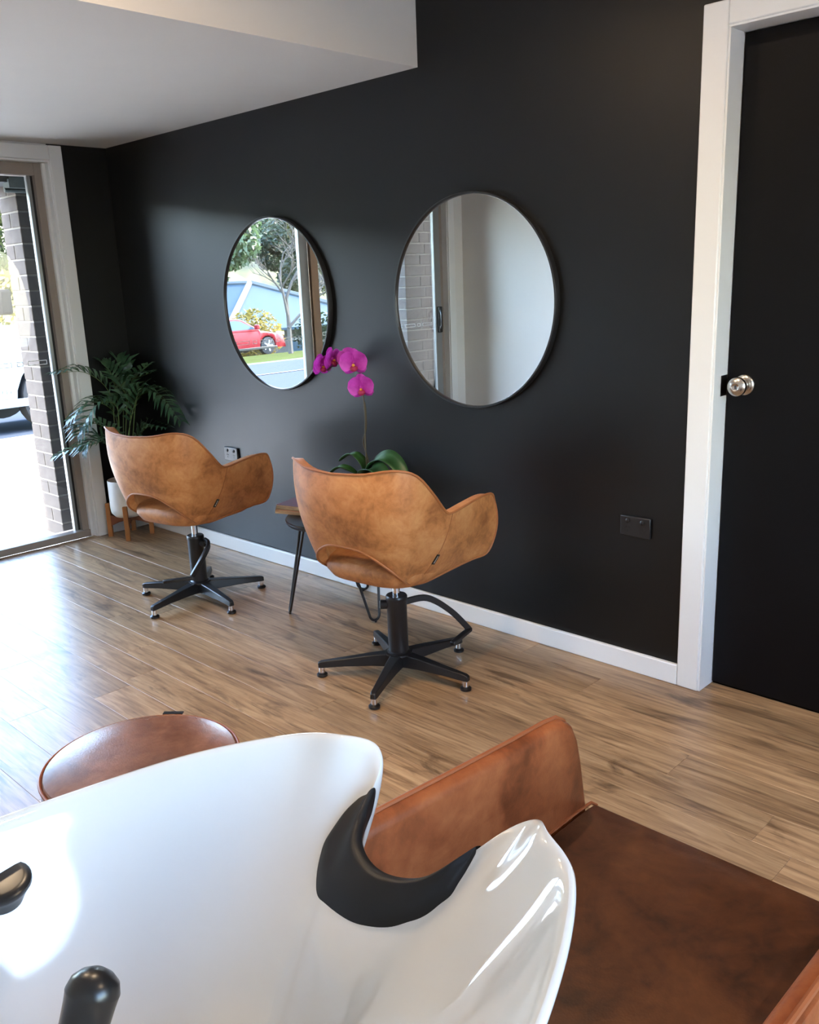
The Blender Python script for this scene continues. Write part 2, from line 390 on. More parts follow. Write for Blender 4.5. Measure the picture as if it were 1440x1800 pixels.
MB().box(-0.110, -0.080, GY0-0.03, GY0-0.012, 0.04, 2.003).build('pane_bead', ALUG, wd)
MB().box(-0.110, -0.076, -1.50, -1.425, 0.04, 2.003).build('meeting_stile', ALUG, wd, bevel=0.003)
MB().box(-0.074, -0.046, -1.56, -1.495, 0.045, 2.0).build('sliding_stile', ALUT, wd, bevel=0.003)
st = MB().box(-0.074, -0.046, -2.828, -2.76, 0.045, 2.0).build('lock_stile', ALUG, wd, bevel=0.003)
MB().box(-0.074, -0.046, -2.76, -1.56, 0.045, 0.085).build('sliding_rail', ALU, wd, bevel=0.003)
MB().box(-0.074, -0.046, -2.76, -1.56, 1.955, 2.0).build('sliding_rail', ALU, wd, bevel=0.003)
MB().box(-0.046, -0.018, -2.812, -2.775, 0.965, 1.17).build('door_handle', BLACKP, st, bevel=0.006)
MB().tube([(-0.02, -2.785, 1.0), (0.0, -2.775, 1.02), (0.004, -2.772, 1.07), (0.0, -2.775, 1.12), (-0.02, -2.785, 1.14)], 0.008, 8).build('handle_grip', BLACKP, st)
def decal(x, y0, y1, z0, z1, par):
    t = 0.0035
    MB().box(x, x+0.0008, y0, y1, z0, z0+t).box(x, x+0.0008, y0, y1, z1-t, z1).box(x, x+0.0008, y0, y0+t, z0+t, z1-t).box(x, x+0.0008, y1-t, y1, z0+t, z1-t).build('safety_decal', PLATE, par, smooth=False)
yy = -0.458; k = 0
while yy > -2.70:
    l = 0.108 if k % 2 == 0 else 0.034
    if yy - l > -1.42: decal(-0.0855, yy-l, yy, 1.012, 1.037, wd)
    elif yy < -1.57 and yy - l > -2.74: decal(-0.0555, yy-l, yy, 1.026, 1.052, wd)
    yy -= l + 0.027; k += 1
w2 = tag(empty('window_2', (XR, 0, 0)), 'wide white framed window in the end wall behind the washing lounge', 'window', kind='structure')
MB().box(0.02, 0.10, WY0, WY1, WZ0, WZ0+0.05).build('window_rail', TRIM, w2, bevel=0.003)
MB().box(0.02, 0.10, WY0, WY1, WZ1-0.05, WZ1).build('window_rail', TRIM, w2, bevel=0.003)
for q in (WY0, (WY0+WY1)/2-0.025, WY1-0.05): MB().box(0.02, 0.10, q, q+0.05, WZ0+0.05, WZ1-0.05).build('window_stile', TRIM, w2, bevel=0.003)
for q in (WY0+0.05, (WY0+WY1)/2+0.025): MB().box(0.055, 0.061, q, q+(WY1-WY0)/2-0.075, WZ0+0.05, WZ1-0.05).build('pane', GLASS, w2, smooth=False)
MB().box(-0.03, 0.02, WY0-0.03, WY1+0.03, WZ0-0.03, WZ0).build('window_sill', TRIM, w2, bevel=0.004)
# white lining and architraves of the glass door
tr = tag(empty('trim_2', (0, 0, 0)), 'white timber lining around the sliding glass door', 'window frame', kind='structure')
MB().box(-0.12, 0.006, -0.345, -0.331, 0, 2.075).build('lining', TRIM, tr, bevel=0.002)
MB().box(-0.12, 0.006, -2.872, -2.858, 0, 2.075).build('lining', TRIM, tr, bevel=0.002)
MB().box(-0.12, 0.006, -2.858, -0.345, 2.065, 2.079).build('head_lining', TRIM, tr, bevel=0.002)
MB().box(-0.06, -0.030, -0.362, -0.345, 0, 2.065).build('stop_bead', TRIM, tr, bevel=0.002)
MB().box(0, 0.018, -0.336, -0.265, 0, 2.15).build('architrave', TRIM, tr, bevel=0.004)
MB().box(0, 0.018, -2.935, -2.864, 0, 2.15).build('architrave', TRIM, tr, bevel=0.004)
MB().box(0, 0.018, -2.864, -0.336, 2.075, 2.15).build('architrave', TRIM, tr, bevel=0.004)

# ------------------------------------------------------------------ brick piers, lintel outside
bcache = {}
def brick(par, x0, x1, y0, y1, z0, z1):
    d = (round(x1-x0, 3), round(y1-y0, 3), round(z1-z0, 3))
    if d not in bcache:
        me = MB().box(0, d[0], 0, d[1], 0, d[2]).mesh('brick', BRICK, smooth=False)
        bm = bmesh.new(); bm.from_mesh(me); bmesh.ops.bevel(bm, geom=bm.edges[:], offset=0.003, segments=1, affect='EDGES'); bm.to_mesh(me); bm.free()
        bcache[d] = me
    o = bpy.data.objects.new('brick', bcache[d]); col.objects.link(o); o.parent = par
    o.location = (x0+random.uniform(-0.001, 0.001), y0, z0)
def pier(yc, sgn, label):
    x0, x1 = -0.543, -0.313
    ys = sorted((yc, yc+sgn*0.47))
    core = tag(MB().box(x0+0.004, x1-0.004, ys[0]+0.004, ys[1]-0.004, -0.1, 2.2).build('brick_pier', MORTAR, smooth=False), label, 'brick pier', kind='structure')
    z = -0.046; i = 0
    while z < 2.12:
        def sp(a, b2): return sorted((yc+sgn*a, yc+sgn*b2))
        if i % 2 == 0:
            for a, b2 in ((0, 0.17), (0.18, 0.29), (0.30, 0.47)): brick(core, x0, x1, *sp(a, b2), z, z+0.076)
        else:
            for a, b2 in ((0, 0.23), (0.24, 0.47)):
                brick(core, x0, x0+0.11, *sp(a, b2), z, z+0.076); brick(core, x0+0.12, x1, *sp(a, b2), z, z+0.076)
        z += 0.086; i += 1
pier(-0.403, 1, 'grey brick pier outside the glass beside the potted palm')
pier(-2.70, -1, 'grey brick pier outside the lock end of the sliding door')
tag(MB().box(-0.56, -0.24, -2.95, -0.15, 1.985, 2.25).box(-0.62, -0.12, -3.3, 0.3, 2.25, 2.95).build('lintel', LINTEL, smooth=False), 'dark steel lintel above the glass door outside', 'lintel', kind='structure')
br = tag(MB().box(-0.30, -0.22, -0.47, -0.36, 1.955, 2.0).box(-0.26, -0.23, -0.46, -0.37, 2.0, 2.07).tube([(-0.265, -0.48, 1.945), (-0.265, -0.35, 1.945)], 0.012, 8).build('door_track_bracket', STEELD), 'weathered metal bracket under the lintel outside', 'bracket')

# ------------------------------------------------------------------ outdoor ground
def gz(x):
    X = -x
    if X < 4.6: return -0.06
    if X < 26: return -0.06 - 0.0615*(X-4.6)
    return -0.06 - 0.0615*21.4 - 0.14*(min(X, 40)-26)
def strip(name, xa, xb, mat, label, ya=-70, yb=60, n=1):
    rows_ = []
    for i in range(n+1):
        x = xa + (xb-xa)*i/n; rows_.append([(x, ya+(yb-ya)*j/6, gz(x)) for j in range(7)])
    b = MB().grid(rows_)
    return tag(b.build(name, mat, smooth=False), label, 'ground', kind='structure')
strip('driveway', -0.12, -4.6, CONC, 'sunlit pale concrete driveway outside the glass', -12, 12)
tag(MB().box(XR+0.12, 26, -20, 20, -0.2, -0.1).build('paving', CONC, smooth=False), 'pale concrete paving outside the end wall window', 'ground', kind='structure')
strip('road', -4.6, -15.2, ROAD, 'grey asphalt street')
strip('kerb', -15.2, -16.0, KERB, 'pale concrete kerb across the street')
strip('lawn', -16.0, -80, GRASS, 'grass verge across the street', n=10)
b = MB(); b.add([(-9.8, -60, gz(-9.8)+0.012), (-9.8, 50, gz(-9.8)+0.012), (-9.98, 50, gz(-9.98)+0.012), (-9.98, -60, gz(-9.98)+0.012)], [(0, 1, 2, 3)])
tag(b.build('road_line', RLINE, smooth=False), 'white line painted along the street', 'road line', kind='structure')

# ------------------------------------------------------------------ ceiling downlights (warm LED)
def downlight(x, y, label, power=9):
    d = tag(empty('ceiling_downlight', (x, y, HU)), label, 'ceiling light', 'warm downlights in the higher ceiling')
    MB().lathe([(0.035, -0.001), (0.046, -0.008), (0.05, -0.006), (0.052, 0.0)], n=24, cap0=False, cap1=False).build('trim_ring', TRIM, d)
    MB().lathe([(0.0, -0.003), (0.036, -0.003)], n=24, cap0=False, cap1=False).build('diffuser', emit_mat('warm_led', (1.0, 0.72, 0.42), 6.0), d)
    l = bpy.data.lights.new('downlight_lamp', 'AREA'); l.shape = 'DISK'; l.size = 0.07; l.energy = power; l.color = (1.0, 0.74, 0.48); l.spread = radians(150)
    lo = bpy.data.objects.new('downlight_lamp', l); col.objects.link(lo); lo.parent = d; lo.location = (0, 0, -0.012)
for i, (x, y, w) in enumerate([(2.60, -1.85, 'nearest the bulkhead'), (3.45, -1.35, 'between the near salon chair and the bulkhead'), (5.6, -1.2, 'nearest the end wall')]):
    downlight(x, y, 'round warm recessed ceiling downlight ' + w)

# ------------------------------------------------------------------ round mirrors
def mirror(x, label):
    m = tag(empty('wall_mirror', (x, 0, 1.30)), label, 'mirror', 'round black framed wall mirrors')
    R_ = 0.398
    o = MB().lathe([(R_-0.006, 0.0), (R_, 0.0), (R_, 0.024), (R_-0.0015, 0.026), (R_-0.0075, 0.026), (R_-0.009, 0.024), (R_-0.009, 0.014)], n=128, cap0=False, cap1=False).build('frame', BLACKM, m)
    o.rotation_euler = (radians(90), 0, 0)
    o = MB().lathe([(R_-0.006, 0.004), (R_-0.006, 0.016)], n=128).build('mirror_glass', MIRROR, m)
    o.rotation_euler = (radians(90), 0, 0)
mirror(1.4306, 'round black framed mirror reflecting the red car and trees')
mirror(2.6299, 'round black framed mirror nearer the door, reflecting a white wall')

# ------------------------------------------------------------------ power outlets
def outlet(x, z, label):
    m = tag(empty('power_outlet', (x, 0, z)), label, 'power outlet', 'double power outlets on the dark wall')
    MB().box(-0.058, 0.058, -0.012, 0, -0.036, 0.036).build('cover_plate', BLACKG, m, bevel=0.003)
    for sx in (-0.028, 0.028):
        o = MB().lathe([(0.0085, 0.0), (0.0085, 0.003), (0.006, 0.0045), (0.0, 0.005)], n=16, cap1=False).build('switch_button', BLACKG, m, (sx, -0.0115, 0.019)); o.rotation_euler = (radians(90), 0, 0)
        for q, (dx, dz, a) in enumerate(((-0.006, -0.004, 30), (0.006, -0.004, -30), (0, -0.016, 0))):
            o = MB().box(-0.001, 0.001, -0.0006, 0.0006, -0.004, 0.004).build('pin_slot', RUBBER, m, (sx+dx, -0.0123, dz)); o.rotation_euler = (0, radians(a), 0)
outlet(0.96, 0.538, 'black double power outlet between palm and left mirror')
outlet(3.348, 0.538, 'black double power outlet next to the door frame')

# ------------------------------------------------------------------ salon chairs
TOPC = [(0, -0.300, 0.806), (0.12, -0.288, 0.812), (0.215, -0.250, 0.826), (0.262, -0.195, 0.806), (0.278, -0.130, 0.735), (0.280, -0.068, 0.664), (0.280, -0.030, 0.652), (0.279, 0.05, 0.660), (0.275, 0.155, 0.668), (0.268, 0.222, 0.660), (0.262, 0.246, 0.632)]
BOTC = [(0, -0.262, 0.552), (0.075, -0.258, 0.545), (0.145, -0.235, 0.505), (0.180, -0.195, 0.455), (0.172, -0.140, 0.418), (0.178, -0.075, 0.404), (0.188, -0.02, 0.408), (0.205, 0.06, 0.420), (0.225, 0.15, 0.432), (0.240, 0.215, 0.436), (0.247, 0.240, 0.456)]
_T = catmull(TOPC, 6); _B = catmull(BOTC, 6); NH = len(_T)-1
def shellS(u, v):
    a = abs(u)*NH; i = min(int(a), NH-1); t = a-i
    T = _T[i].lerp(_T[i+1], t); B = _B[i].lerp(_B[i+1], t)
    P = B.lerp(T, v)
    mid = (T+B)/2; out = Vector((mid.x, mid.y, 0))
    if out.length > 1e-5: out.normalize()
    P = P + out*(0.026*sin(pi*v)**0.9*(1-0.35*abs(u)))
    if u < 0: P.x = -P.x
    return P
def chair(loc, rs, rb, lever, pedal, knob_ang, label):
    c = tag(empty('salon_chair', loc), label, 'salon chair', 'tan leather hydraulic salon chairs')
    nu, nv = 72, 14
    rows_ = [[shellS(-1+2*j/nu, i/nv) for j in range(nu+1)] for i in range(nv+1)]
    sh = MB().grid(rows_).build('shell', TAN, c, fix=False); sh.rotation_euler = (0, 0, rs)
    m = sh.modifiers.new('solidify', 'SOLIDIFY'); m.thickness = 0.034; m.offset = -1
    m = sh.modifiers.new('bevel', 'BEVEL'); m.width = 0.009; m.segments = 3; m.limit_method = 'ANGLE'; m.angle_limit = radians(50)
    path = [shellS(-1+2*j/nu, 1) for j in range(nu+1)] + [shellS(1, 1-i/8) for i in range(1, 8)] + [shellS(1-2*j/nu, 0) for j in range(nu+1)] + [shellS(-1, i/8) for i in range(1, 8)]
    def outw(p): q = Vector((p.x, p.y, 0)); return p + q.normalized()*0.001
    p_ = MB().tube([outw(q) for q in path]+[outw(path[0])], 0.0042, 8).build('piping', PIPING, sh)
    pts = [shellS(0.60-0.13*t, 1-0.93*t) for t in [k/14 for k in range(15)]]
    MB().tube([q+Vector((q.x, q.y, 0)).normalized()*0.0006 for q in pts], 0.0016, 6).build('seam', PIPING, sh)
    P = shellS(0.512, 0.36); du = (shellS(0.522, 0.36)-shellS(0.502, 0.36)).normalized(); dv = (pts[7]-pts[11]).normalized(); nn = du.cross(dv).normalized(); dx = dv.cross(nn)
    tg = MB().obox(P+nn*0.002, dv, 0.020, dx, 0.0065, nn, 0.0015).build('brand_tag', BLACKP, sh)
    b = MB()
    for k in range(6): b.obox(P+nn*0.0036+dv*(-0.012+0.0048*k), dv, 0.0012, dx, 0.0012 if k else 0.0018, nn, 0.0003)
    b.build('tag_lettering', PLATE, tg, smooth=False)
    # seat cushion
    n = 40
    def outl(s, z):
        R_ = []
        for j in range(n):
            a = 2*pi*j/n; ca, sa = cos(a), sin(a); e = 0.55
            R_.append((0.205*s*math.copysign(abs(ca)**e, ca), 0.015+0.225*s*math.copysign(abs(sa)**e, sa), z))
        return R_
    se = MB().rings([outl(.45, .386), outl(.72, .391), outl(.92, .405), outl(1, .432), outl(1.0, .455), outl(.95, .472), outl(.8, .482), outl(.4, .485)]).build('seat', TAN, c); se.rotation_euler = (0, 0, rs)
    # hydraulic column
    MB().lathe([(0.055, 0.366), (0.055, 0.384), (0.02, 0.388)], n=24).build('mounting_plate', BLACKM, c)
    MB().lathe([(0.0135, 0.28), (0.0135, 0.372)], n=20).build('piston', CHROME, c)
    MB().lathe([(0.044, 0.075), (0.044, 0.086), (0.0365, 0.092), (0.0365, 0.285), (0.039, 0.288), (0.039, 0.300), (0.036, 0.304), (0.016, 0.304)], n=32).build('column', BLACKM, c)
    MB().lathe([(0.028, 0.030), (0.034, 0.034), (0.036, 0.075), (0.05, 0.080), (0.05, 0.086), (0.03, 0.09)], n=32).build('hub', BLACKM, c)
    for k in range(5):
        a = rb + 2*pi*k/5; d = Vector((cos(a), sin(a), 0)); t = Vector((-sin(a), cos(a), 0)); z = Vector((0, 0, 1)); R_ = []
        for r_, hw, z0, z1 in ((0.025, 0.026, 0.036, 0.086), (0.10, 0.022, 0.040, 0.080), (0.20, 0.017, 0.040, 0.069), (0.285, 0.013, 0.036, 0.060), (0.297, 0.010, 0.036, 0.055)):
            R_.append([d*r_+t*hw+z*z0, d*r_-t*hw+z*z0, d*r_-t*hw*.8+z*z1, d*r_+t*hw*.8+z*z1])
        lg = MB().rings(R_).build('leg', BLACKM, c, bevel=0.003)
        q = d*0.284
        MB().lathe([(0.011, 0.014), (0.011, 0.040)], (q.x, q.y), 14).build('glide_stem', CHROME, lg)
        MB().lathe([(0.014, 0.0), (0.020, 0.003), (0.020, 0.010), (0.013, 0.015), (0.009, 0.015)], (q.x, q.y), 18).build('glide', BLACKP, lg)
    # pump lever
    L_ = catmull(lever, 6); R_ = []
    for i, p in enumerate(L_):
        t = (L_[min(i+1, len(L_)-1)]-L_[max(i-1, 0)]).normalized(); sd = t.cross(Vector((0, 0, 1))).normalized(); up = sd.cross(t)
        R_.append([p+sd*.007+up*.011, p-sd*.007+up*.011, p-sd*.007-up*.011, p+sd*.007-up*.011])
    lv = MB().rings(R_).build('pump_lever', BLACKM, c, bevel=0.002)
    a, b_ = Vector(pedal[0]), Vector(pedal[1]); ax = (b_-a)
    MB().obox((a+b_)/2, ax, ax.length/2+0.008, ax.cross(Vector((0, 0, 1))), 0.011, (0, 0, 1), 0.008).build('pedal', BLACKM, lv, bevel=0.004)
    d = Vector((cos(knob_ang), sin(knob_ang), 0)); 
    MB().tube([d*0.03+Vector((0, 0, 0.268)), d*0.058+Vector((0, 0, 0.268)), d*0.062+Vector((0, 0, 0.268))], [0.017, 0.017, 0.012], 16).build('pump_housing', BLACKM, c)
    return c
def pol(r, a, z): return (r*cos(radians(a)), r*sin(radians(a)), z)
chair((2.709, -0.552, 0), radians(6), radians(9), [pol(.035, 66, .272), pol(.12, 66, .27), pol(.21, 66, .205), pol(.285, 66, .118)], [pol(.285, 66, .115), (0.128, 0.156, .100)], radians(-137),
      'tan leather salon chair in front of the mirror nearer the door')
chair((1.419, -0.556, 0), radians(10), radians(-6), [pol(.05, 20, .285), pol(.10, 2, .275), pol(.135, -22, .23), pol(.165, -42, .16)], [pol(.165, -42, .152), (0.04, -0.20, .142)], radians(20),
      'tan leather salon chair beside the potted palm')

# ------------------------------------------------------------------ side table, magazines, orchid
TX, TY = 2.05, -0.24
t = tag(empty('side_table', (TX, TY, 0)), 'small round black side table on hairpin legs between the chairs', 'side table')
MB().lathe([(0.20, 0.404), (0.216, 0.408), (0.222, 0.417), (0.222, 0.424), (0.218, 0.428), (0.0, 0.428)], n=56, cap1=False).build('tabletop', BLACKM, t)
for ang in (-126.5, -5.3, 113.8):
    a = radians(ang); d = Vector((cos(a), sin(a), 0)); s = Vector((-sin(a), cos(a), 0)); z = Vector((0, 0, 1))
    pts = [d*.15-s*.095+z*.404]
    for k in range(0, 13):
        b_ = pi + pi*k/12
        pts.append(d*(.232-.006*(1+sin(b_)))+s*.026*cos(b_)+z*(.036+.026*sin(b_)))
    pts.append(d*.15+s*.095+z*.404)
    lg = MB().tube(pts, 0.0058, 10).build('hairpin_leg', BLACKM, t)
    q = d*.232
    MB().lathe([(0.005, 0.0), (0.006, 0.006), (0.004, 0.011)], (q.x, q.y), 10).build('foot_pad', BLACKP, lg)
covers = [((0.52, 0.42, 0.33), 'cream paged magazine at the bottom of the stack'), ((0.55, 0.30, 0.20), 'orange covered magazine second from the bottom of the stack'), ((0.10, 0.10, 0.11), 'thin dark covered magazine in the middle of the stack'),
          ((0.42, 0.38, 0.30), 'beige covered magazine just under the top one'), ((0.13, 0.018, 0.045), 'maroon covered magazine on top of the stack')]
PAGES = plain('magazine_pages', (186, 170, 146), 0.7, var=0.2, vscale=300)
z = 0.4285
for i, ((cr, cg, cb_), lab) in enumerate(covers):
    th = (0.009, 0.006, 0.004, 0.005, 0.008)[i]
    rz = radians((19, 14, 17, 12, 15)[i]); cx, cy = ((1.803, -0.385), (1.800, -0.380), (1.792, -0.372), (1.790, -0.368), (1.786, -0.362))[i]
    mg = tag(empty('magazine', (cx, cy, z), rz), lab, 'magazine', 'magazines stacked on the side table')
    def slab(z0, z1, ins):
        rows_ = []; nx, ny = 8, 8; b = MB(); R_ = []
        for k in range(nx+1):
            x = ins + (0.205-2*ins)*k/nx; sag = 0.0
            R_.append([(x, ins, z0-sag), (x, 0.272-ins, z0-sag), (x, 0.272-ins, z1-sag), (x, ins, z1-sag)])
        return b.rings(R_)
    slab(0.0004, th-0.0008, 0.0015).build('page_block', PAGES, mg, smooth=False)
    cm = plain('magazine_cover', (cr, cg, cb_), 0.35, var=0.6, vscale=28, lin=True)
    slab(th-0.0008, th-0.0003, 0.0).build('front_cover', cm, mg, smooth=False)
    slab(0.0, 0.0004, 0.0).build('back_cover', cm, mg, smooth=False)
    z += th

OX, OY = 2.118, -0.115
orc = tag(empty('orchid', (OX, OY, 0.4285)), 'magenta moth orchid in bloom on the side table', 'orchid')
def ol(p): return Vector((p[0]-OX, p[1]-OY, p[2]-0.4285))
MB().lathe([(0.04, 0), (0.046, 0.002), (0.062, 0.125), (0.064, 0.13), (0.059, 0.13), (0.056, 0.118), (0.0, 0.118)], n=36, cap1=False).build('pot', POTM, orc)
MB().lathe([(0.056, 0.112), (0.05, 0.122), (0.02, 0.126), (0.0, 0.126)], n=24, cap1=False).build('bark_mix', SOIL, orc)
def strap_leaf(par, pts, wid, name='leaf', mat=None, roll=0.0):
    C = catmull(pts, 6); n = len(C)-1; rows_ = []
    for i, p in enumerate(C):
        t = (C[min(i+1, n)]-C[max(i-1, 0)]).normalized(); sd = t.cross(Vector((0, 0, 1))); sd = sd.normalized() if sd.length > 1e-4 else Vector((1, 0, 0))
        up = sd.cross(t); sd = sd*cos(roll)+up*sin(roll); up = sd.cross(t)
        w = wid*(sin(pi*min(1, (i/n)*0.86+0.10))**0.7) + 0.001
        rows_.append([p-sd*w+up*w*.35, p-sd*w*.5+up*w*.08, p, p+sd*w*.5+up*w*.08, p+sd*w+up*w*.35])
    o = MB().grid(rows_).build(name, mat or ORCL, par, fix=False)
    m = o.modifiers.new('solidify', 'SOLIDIFY'); m.thickness = 0.0025
    return o
cr_ = (2.118, -0.115, 0.555)
strap_leaf(orc, [ol(cr_), ol((2.10, -0.115, 0.630)), ol((2.036, -0.12, 0.672)), ol((1.955, -0.125, 0.634))], 0.026)
strap_leaf(orc, [ol(cr_), ol((2.160, -0.12, 0.645)), ol((2.255, -0.13, 0.684)), ol((2.335, -0.135, 0.648)), ol((2.392, -0.145, 0.566))], 0.036, roll=-0.45)
strap_leaf(orc, [ol(cr_), ol((2.165, -0.16, 0.62)), ol((2.26, -0.19, 0.645)), ol((2.345, -0.20, 0.585))], 0.040, roll=-0.3)
strap_leaf(orc, [ol(cr_), ol((2.138, -0.09, 0.62)), ol((2.165, -0.07, 0.675))], 0.026, roll=0.5)
strap_leaf(orc, [ol(cr_), ol((2.085, -0.16, 0.60)), ol((2.03, -0.19, 0.625)), ol((1.97, -0.21, 0.585))], 0.028)
spine = [ol(q) for q in [(2.121, -0.115, 0.56), (2.113, -0.112, 0.674), (2.113, -0.11, 0.773), (2.118, -0.11, 0.834), (2.113, -0.11, 0.918), (2.104, -0.11, 0.995), (2.078, -0.11, 1.048), (2.014, -0.11, 1.075), (1.950, -0.11, 1.058), (1.895, -0.11, 1.025)]]
MB().tube(catmull(spine, 6), 0.0032, 8).build('flower_stem', STEMM, orc)
MB().tube(catmull([ol(q) for q in [(2.126, -0.112, 0.56), (2.118, -0.106, 0.65), (2.088, -0.10, 0.725), (2.116, -0.106, 0.79), (2.119, -0.106, 0.86), (2.115, -0.106, 0.90)]], 6), 0.003, 6).build('support_stake', STEMM, orc)
def petal_mesh(w, l, cup):
    rows_ = []
    for i in range(9):
        s = i/8; hw = w*(sin(pi*min(1, s*0.84+0.09))**0.75)
        rows_.append([(hw*(j/3-1), l*s, cup*((j/3-1)**2)*hw + cup*0.5*l*s*s*0.4) for j in range(7)])
    me = MB().grid(rows_).mesh('petal', PETAL, fix=False); return me
PM_big = petal_mesh(0.031, 0.044, 0.25); PM_sep = petal_mesh(0.019, 0.042, -0.3)
LIPME = None
def flower(p, fwd, sc=1.0, roll=0.0):
    f = Vector(fwd).normalized(); rt = Vector((0, 0, 1)).cross(f).normalized()*-1; up = rt.cross(f)*-1
    up = (Vector((0, 0, 1)) - f*f.z).normalized(); rt = up.cross(f)
    fl_ = MB().lathe([(0.002, -0.012), (0.005, 0.0), (0.006, 0.008), (0.003, 0.013), (0.0, 0.014)], n=10, cap1=False).build('flower', PETAL, orc)
    mt = Matrix((rt, up, f)).transposed().to_4x4(); mt.translation = ol(p)
    fl_.matrix_local = mt @ Matrix.Rotation(roll, 4, 'Z') @ Matrix.Scale(sc, 4)
    for me, a, zz in ((PM_sep, 0, -0.004), (PM_sep, 130, -0.004), (PM_sep, -130, -0.004), (PM_big, 72, 0.002), (PM_big, -72, 0.002)):
        o = bpy.data.objects.new('petal', me); col.objects.link(o); o.parent = fl_
        o.matrix_local = Matrix.Translation((0, 0, zz)) @ Matrix.Rotation(radians(a), 4, 'Z') @ Matrix.Rotation(radians(8), 4, 'X')
    MB().rings([[(r_*cos(2*pi*j/12), -0.012+r_*0.75*sin(2*pi*j/12)-zz*0.3, zz) for j in range(12)] for r_, zz in ((0.002, 0.002), (0.009, 0.006), (0.0125, 0.013), (0.010, 0.019), (0.004, 0.022))]).build('lip', LIPM, fl_)
    MB().rings([[(r_*cos(2*pi*j/8), -0.006+r_*sin(2*pi*j/8), zz) for j in range(8)] for r_, zz in ((0.003, 0.008), (0.005, 0.016), (0.002, 0.02))]).build('throat', YEL, fl_)
flower((2.133, -0.135, 0.970), (0.55, -0.8, -0.1), 1.3, 0.1)
flower((2.094, -0.135, 1.068), (0.6, -0.78, -0.05), 1.38, 0.05)
flower((2.035, -0.115, 1.084), (0.35, -0.9, 0.2), 1.05, 0.5)
flower((1.935, -0.120, 1.078), (0.95, 0.1, 0.0), 1.15, 0.0)
flower((1.870, -0.125, 1.048), (0.95, -0.05, 0.0), 1.15, 0.0)

# ------------------------------------------------------------------ plant stand and palm
PX, PY = 0.155, -0.205
s_ = tag(empty('plant_stand', (PX, PY, 0)), 'four legged golden timber plant stand in the corner', 'plant stand')
for k, (lx, ly) in enumerate(((-0.078, -0.085), (0.098, -0.075), (0.062, 0.092), (-0.092, 0.068))):
    d = Vector((lx, ly, 0)).normalized(); t_ = Vector((-d.y, d.x, 0)); z = Vector((0, 0, 1)); r0 = 0.118
    MB().rings([[d*(r0-.013)+t_*.013, d*(r0-.013)-t_*.013, d*(r0+.013)-t_*.013, d*(r0+.013)+t_*.013],
                [d*(r0-.013)+t_*.013+z*.2, d*(r0-.013)-t_*.013+z*.2, d*(r0+.011)-t_*.013+z*.2, d*(r0+.011)+t_*.013+z*.2]]).build('leg', TEAK, s_, bevel=0.002)
    MB().rings([[d*.0+t_*.012+z*(.085 if k % 2 else .097), d*.0-t_*.012+z*(.085 if k % 2 else .097), d*.0-t_*.012+z*(.105 if k % 2 else .117), d*.0+t_*.012+z*(.105 if k % 2 else .117)],
                [d*.06+t_*.012+z*.085, d*.06-t_*.012+z*.085, d*.06-t_*.012+z*.115, d*.06+t_*.012+z*.115],
                [d*.106+t_*.012+z*.065, d*.106-t_*.012+z*.065, d*.106-t_*.012+z*.13, d*.106+t_*.012+z*.13]]).build('cross_bar', TEAKD, s_, bevel=0.002)
pl = tag(empty('potted_palm', (PX, PY, 0.118)), 'dark green palm in a white ceramic pot on the timber stand', 'potted palm')
MB().lathe([(0.05, 0), (0.078, 0.008), (0.096, 0.03), (0.1, 0.06), (0.1, 0.218), (0.098, 0.221), (0.094, 0.218), (0.093, 0.19), (0.0, 0.19)], n=48, cap1=False).build('pot', POTM, pl)
MB().lathe([(0.0925, 0.185), (0.09, 0.195), (0.04, 0.2), (0.0, 0.2)], n=24, cap1=False).build('soil', SOIL, pl)
FR = [((0.060,-0.187,0.831), (0.041,-0.305,0.955), (0.040,-0.475,0.966)), ((0.149,-0.199,0.757), (0.180,-0.332,0.785), (0.212,-0.466,0.649)), ((0.049,-0.168,0.713), (0.043,-0.279,0.782), (0.039,-0.426,0.708)),
      ((0.182,-0.150,0.801), (0.200,-0.174,0.885), (0.324,-0.062,0.940)), ((0.096,-0.094,0.789), (0.108,-0.064,0.882), (0.285,-0.053,0.977)), ((0.134,-0.083,0.771), (0.317,-0.054,0.834), (0.564,-0.053,0.692)),
      ((0.196,-0.087,0.792), (0.377,-0.064,0.831), (0.515,-0.062,0.745)), ((0.108,-0.238,0.562), (0.096,-0.354,0.556), (0.049,-0.531,0.513)), ((0.162,-0.243,0.601), (0.177,-0.344,0.682), (0.200,-0.440,0.675)),
      ((0.049,-0.135,0.790), (0.053,-0.154,0.924), (0.061,-0.204,0.993)), ((0.050,-0.095,0.819), (0.056,-0.094,0.950), (0.060,-0.114,1.004)), ((0.178,-0.096,0.564), (0.216,-0.057,0.625), (0.410,-0.051,0.634)),
      ((0.219,-0.148,0.706), (0.276,-0.118,0.835), (0.331,-0.079,0.848)), ((0.144,-0.262,0.520), (0.094,-0.314,0.589), (0.096,-0.390,0.536))]
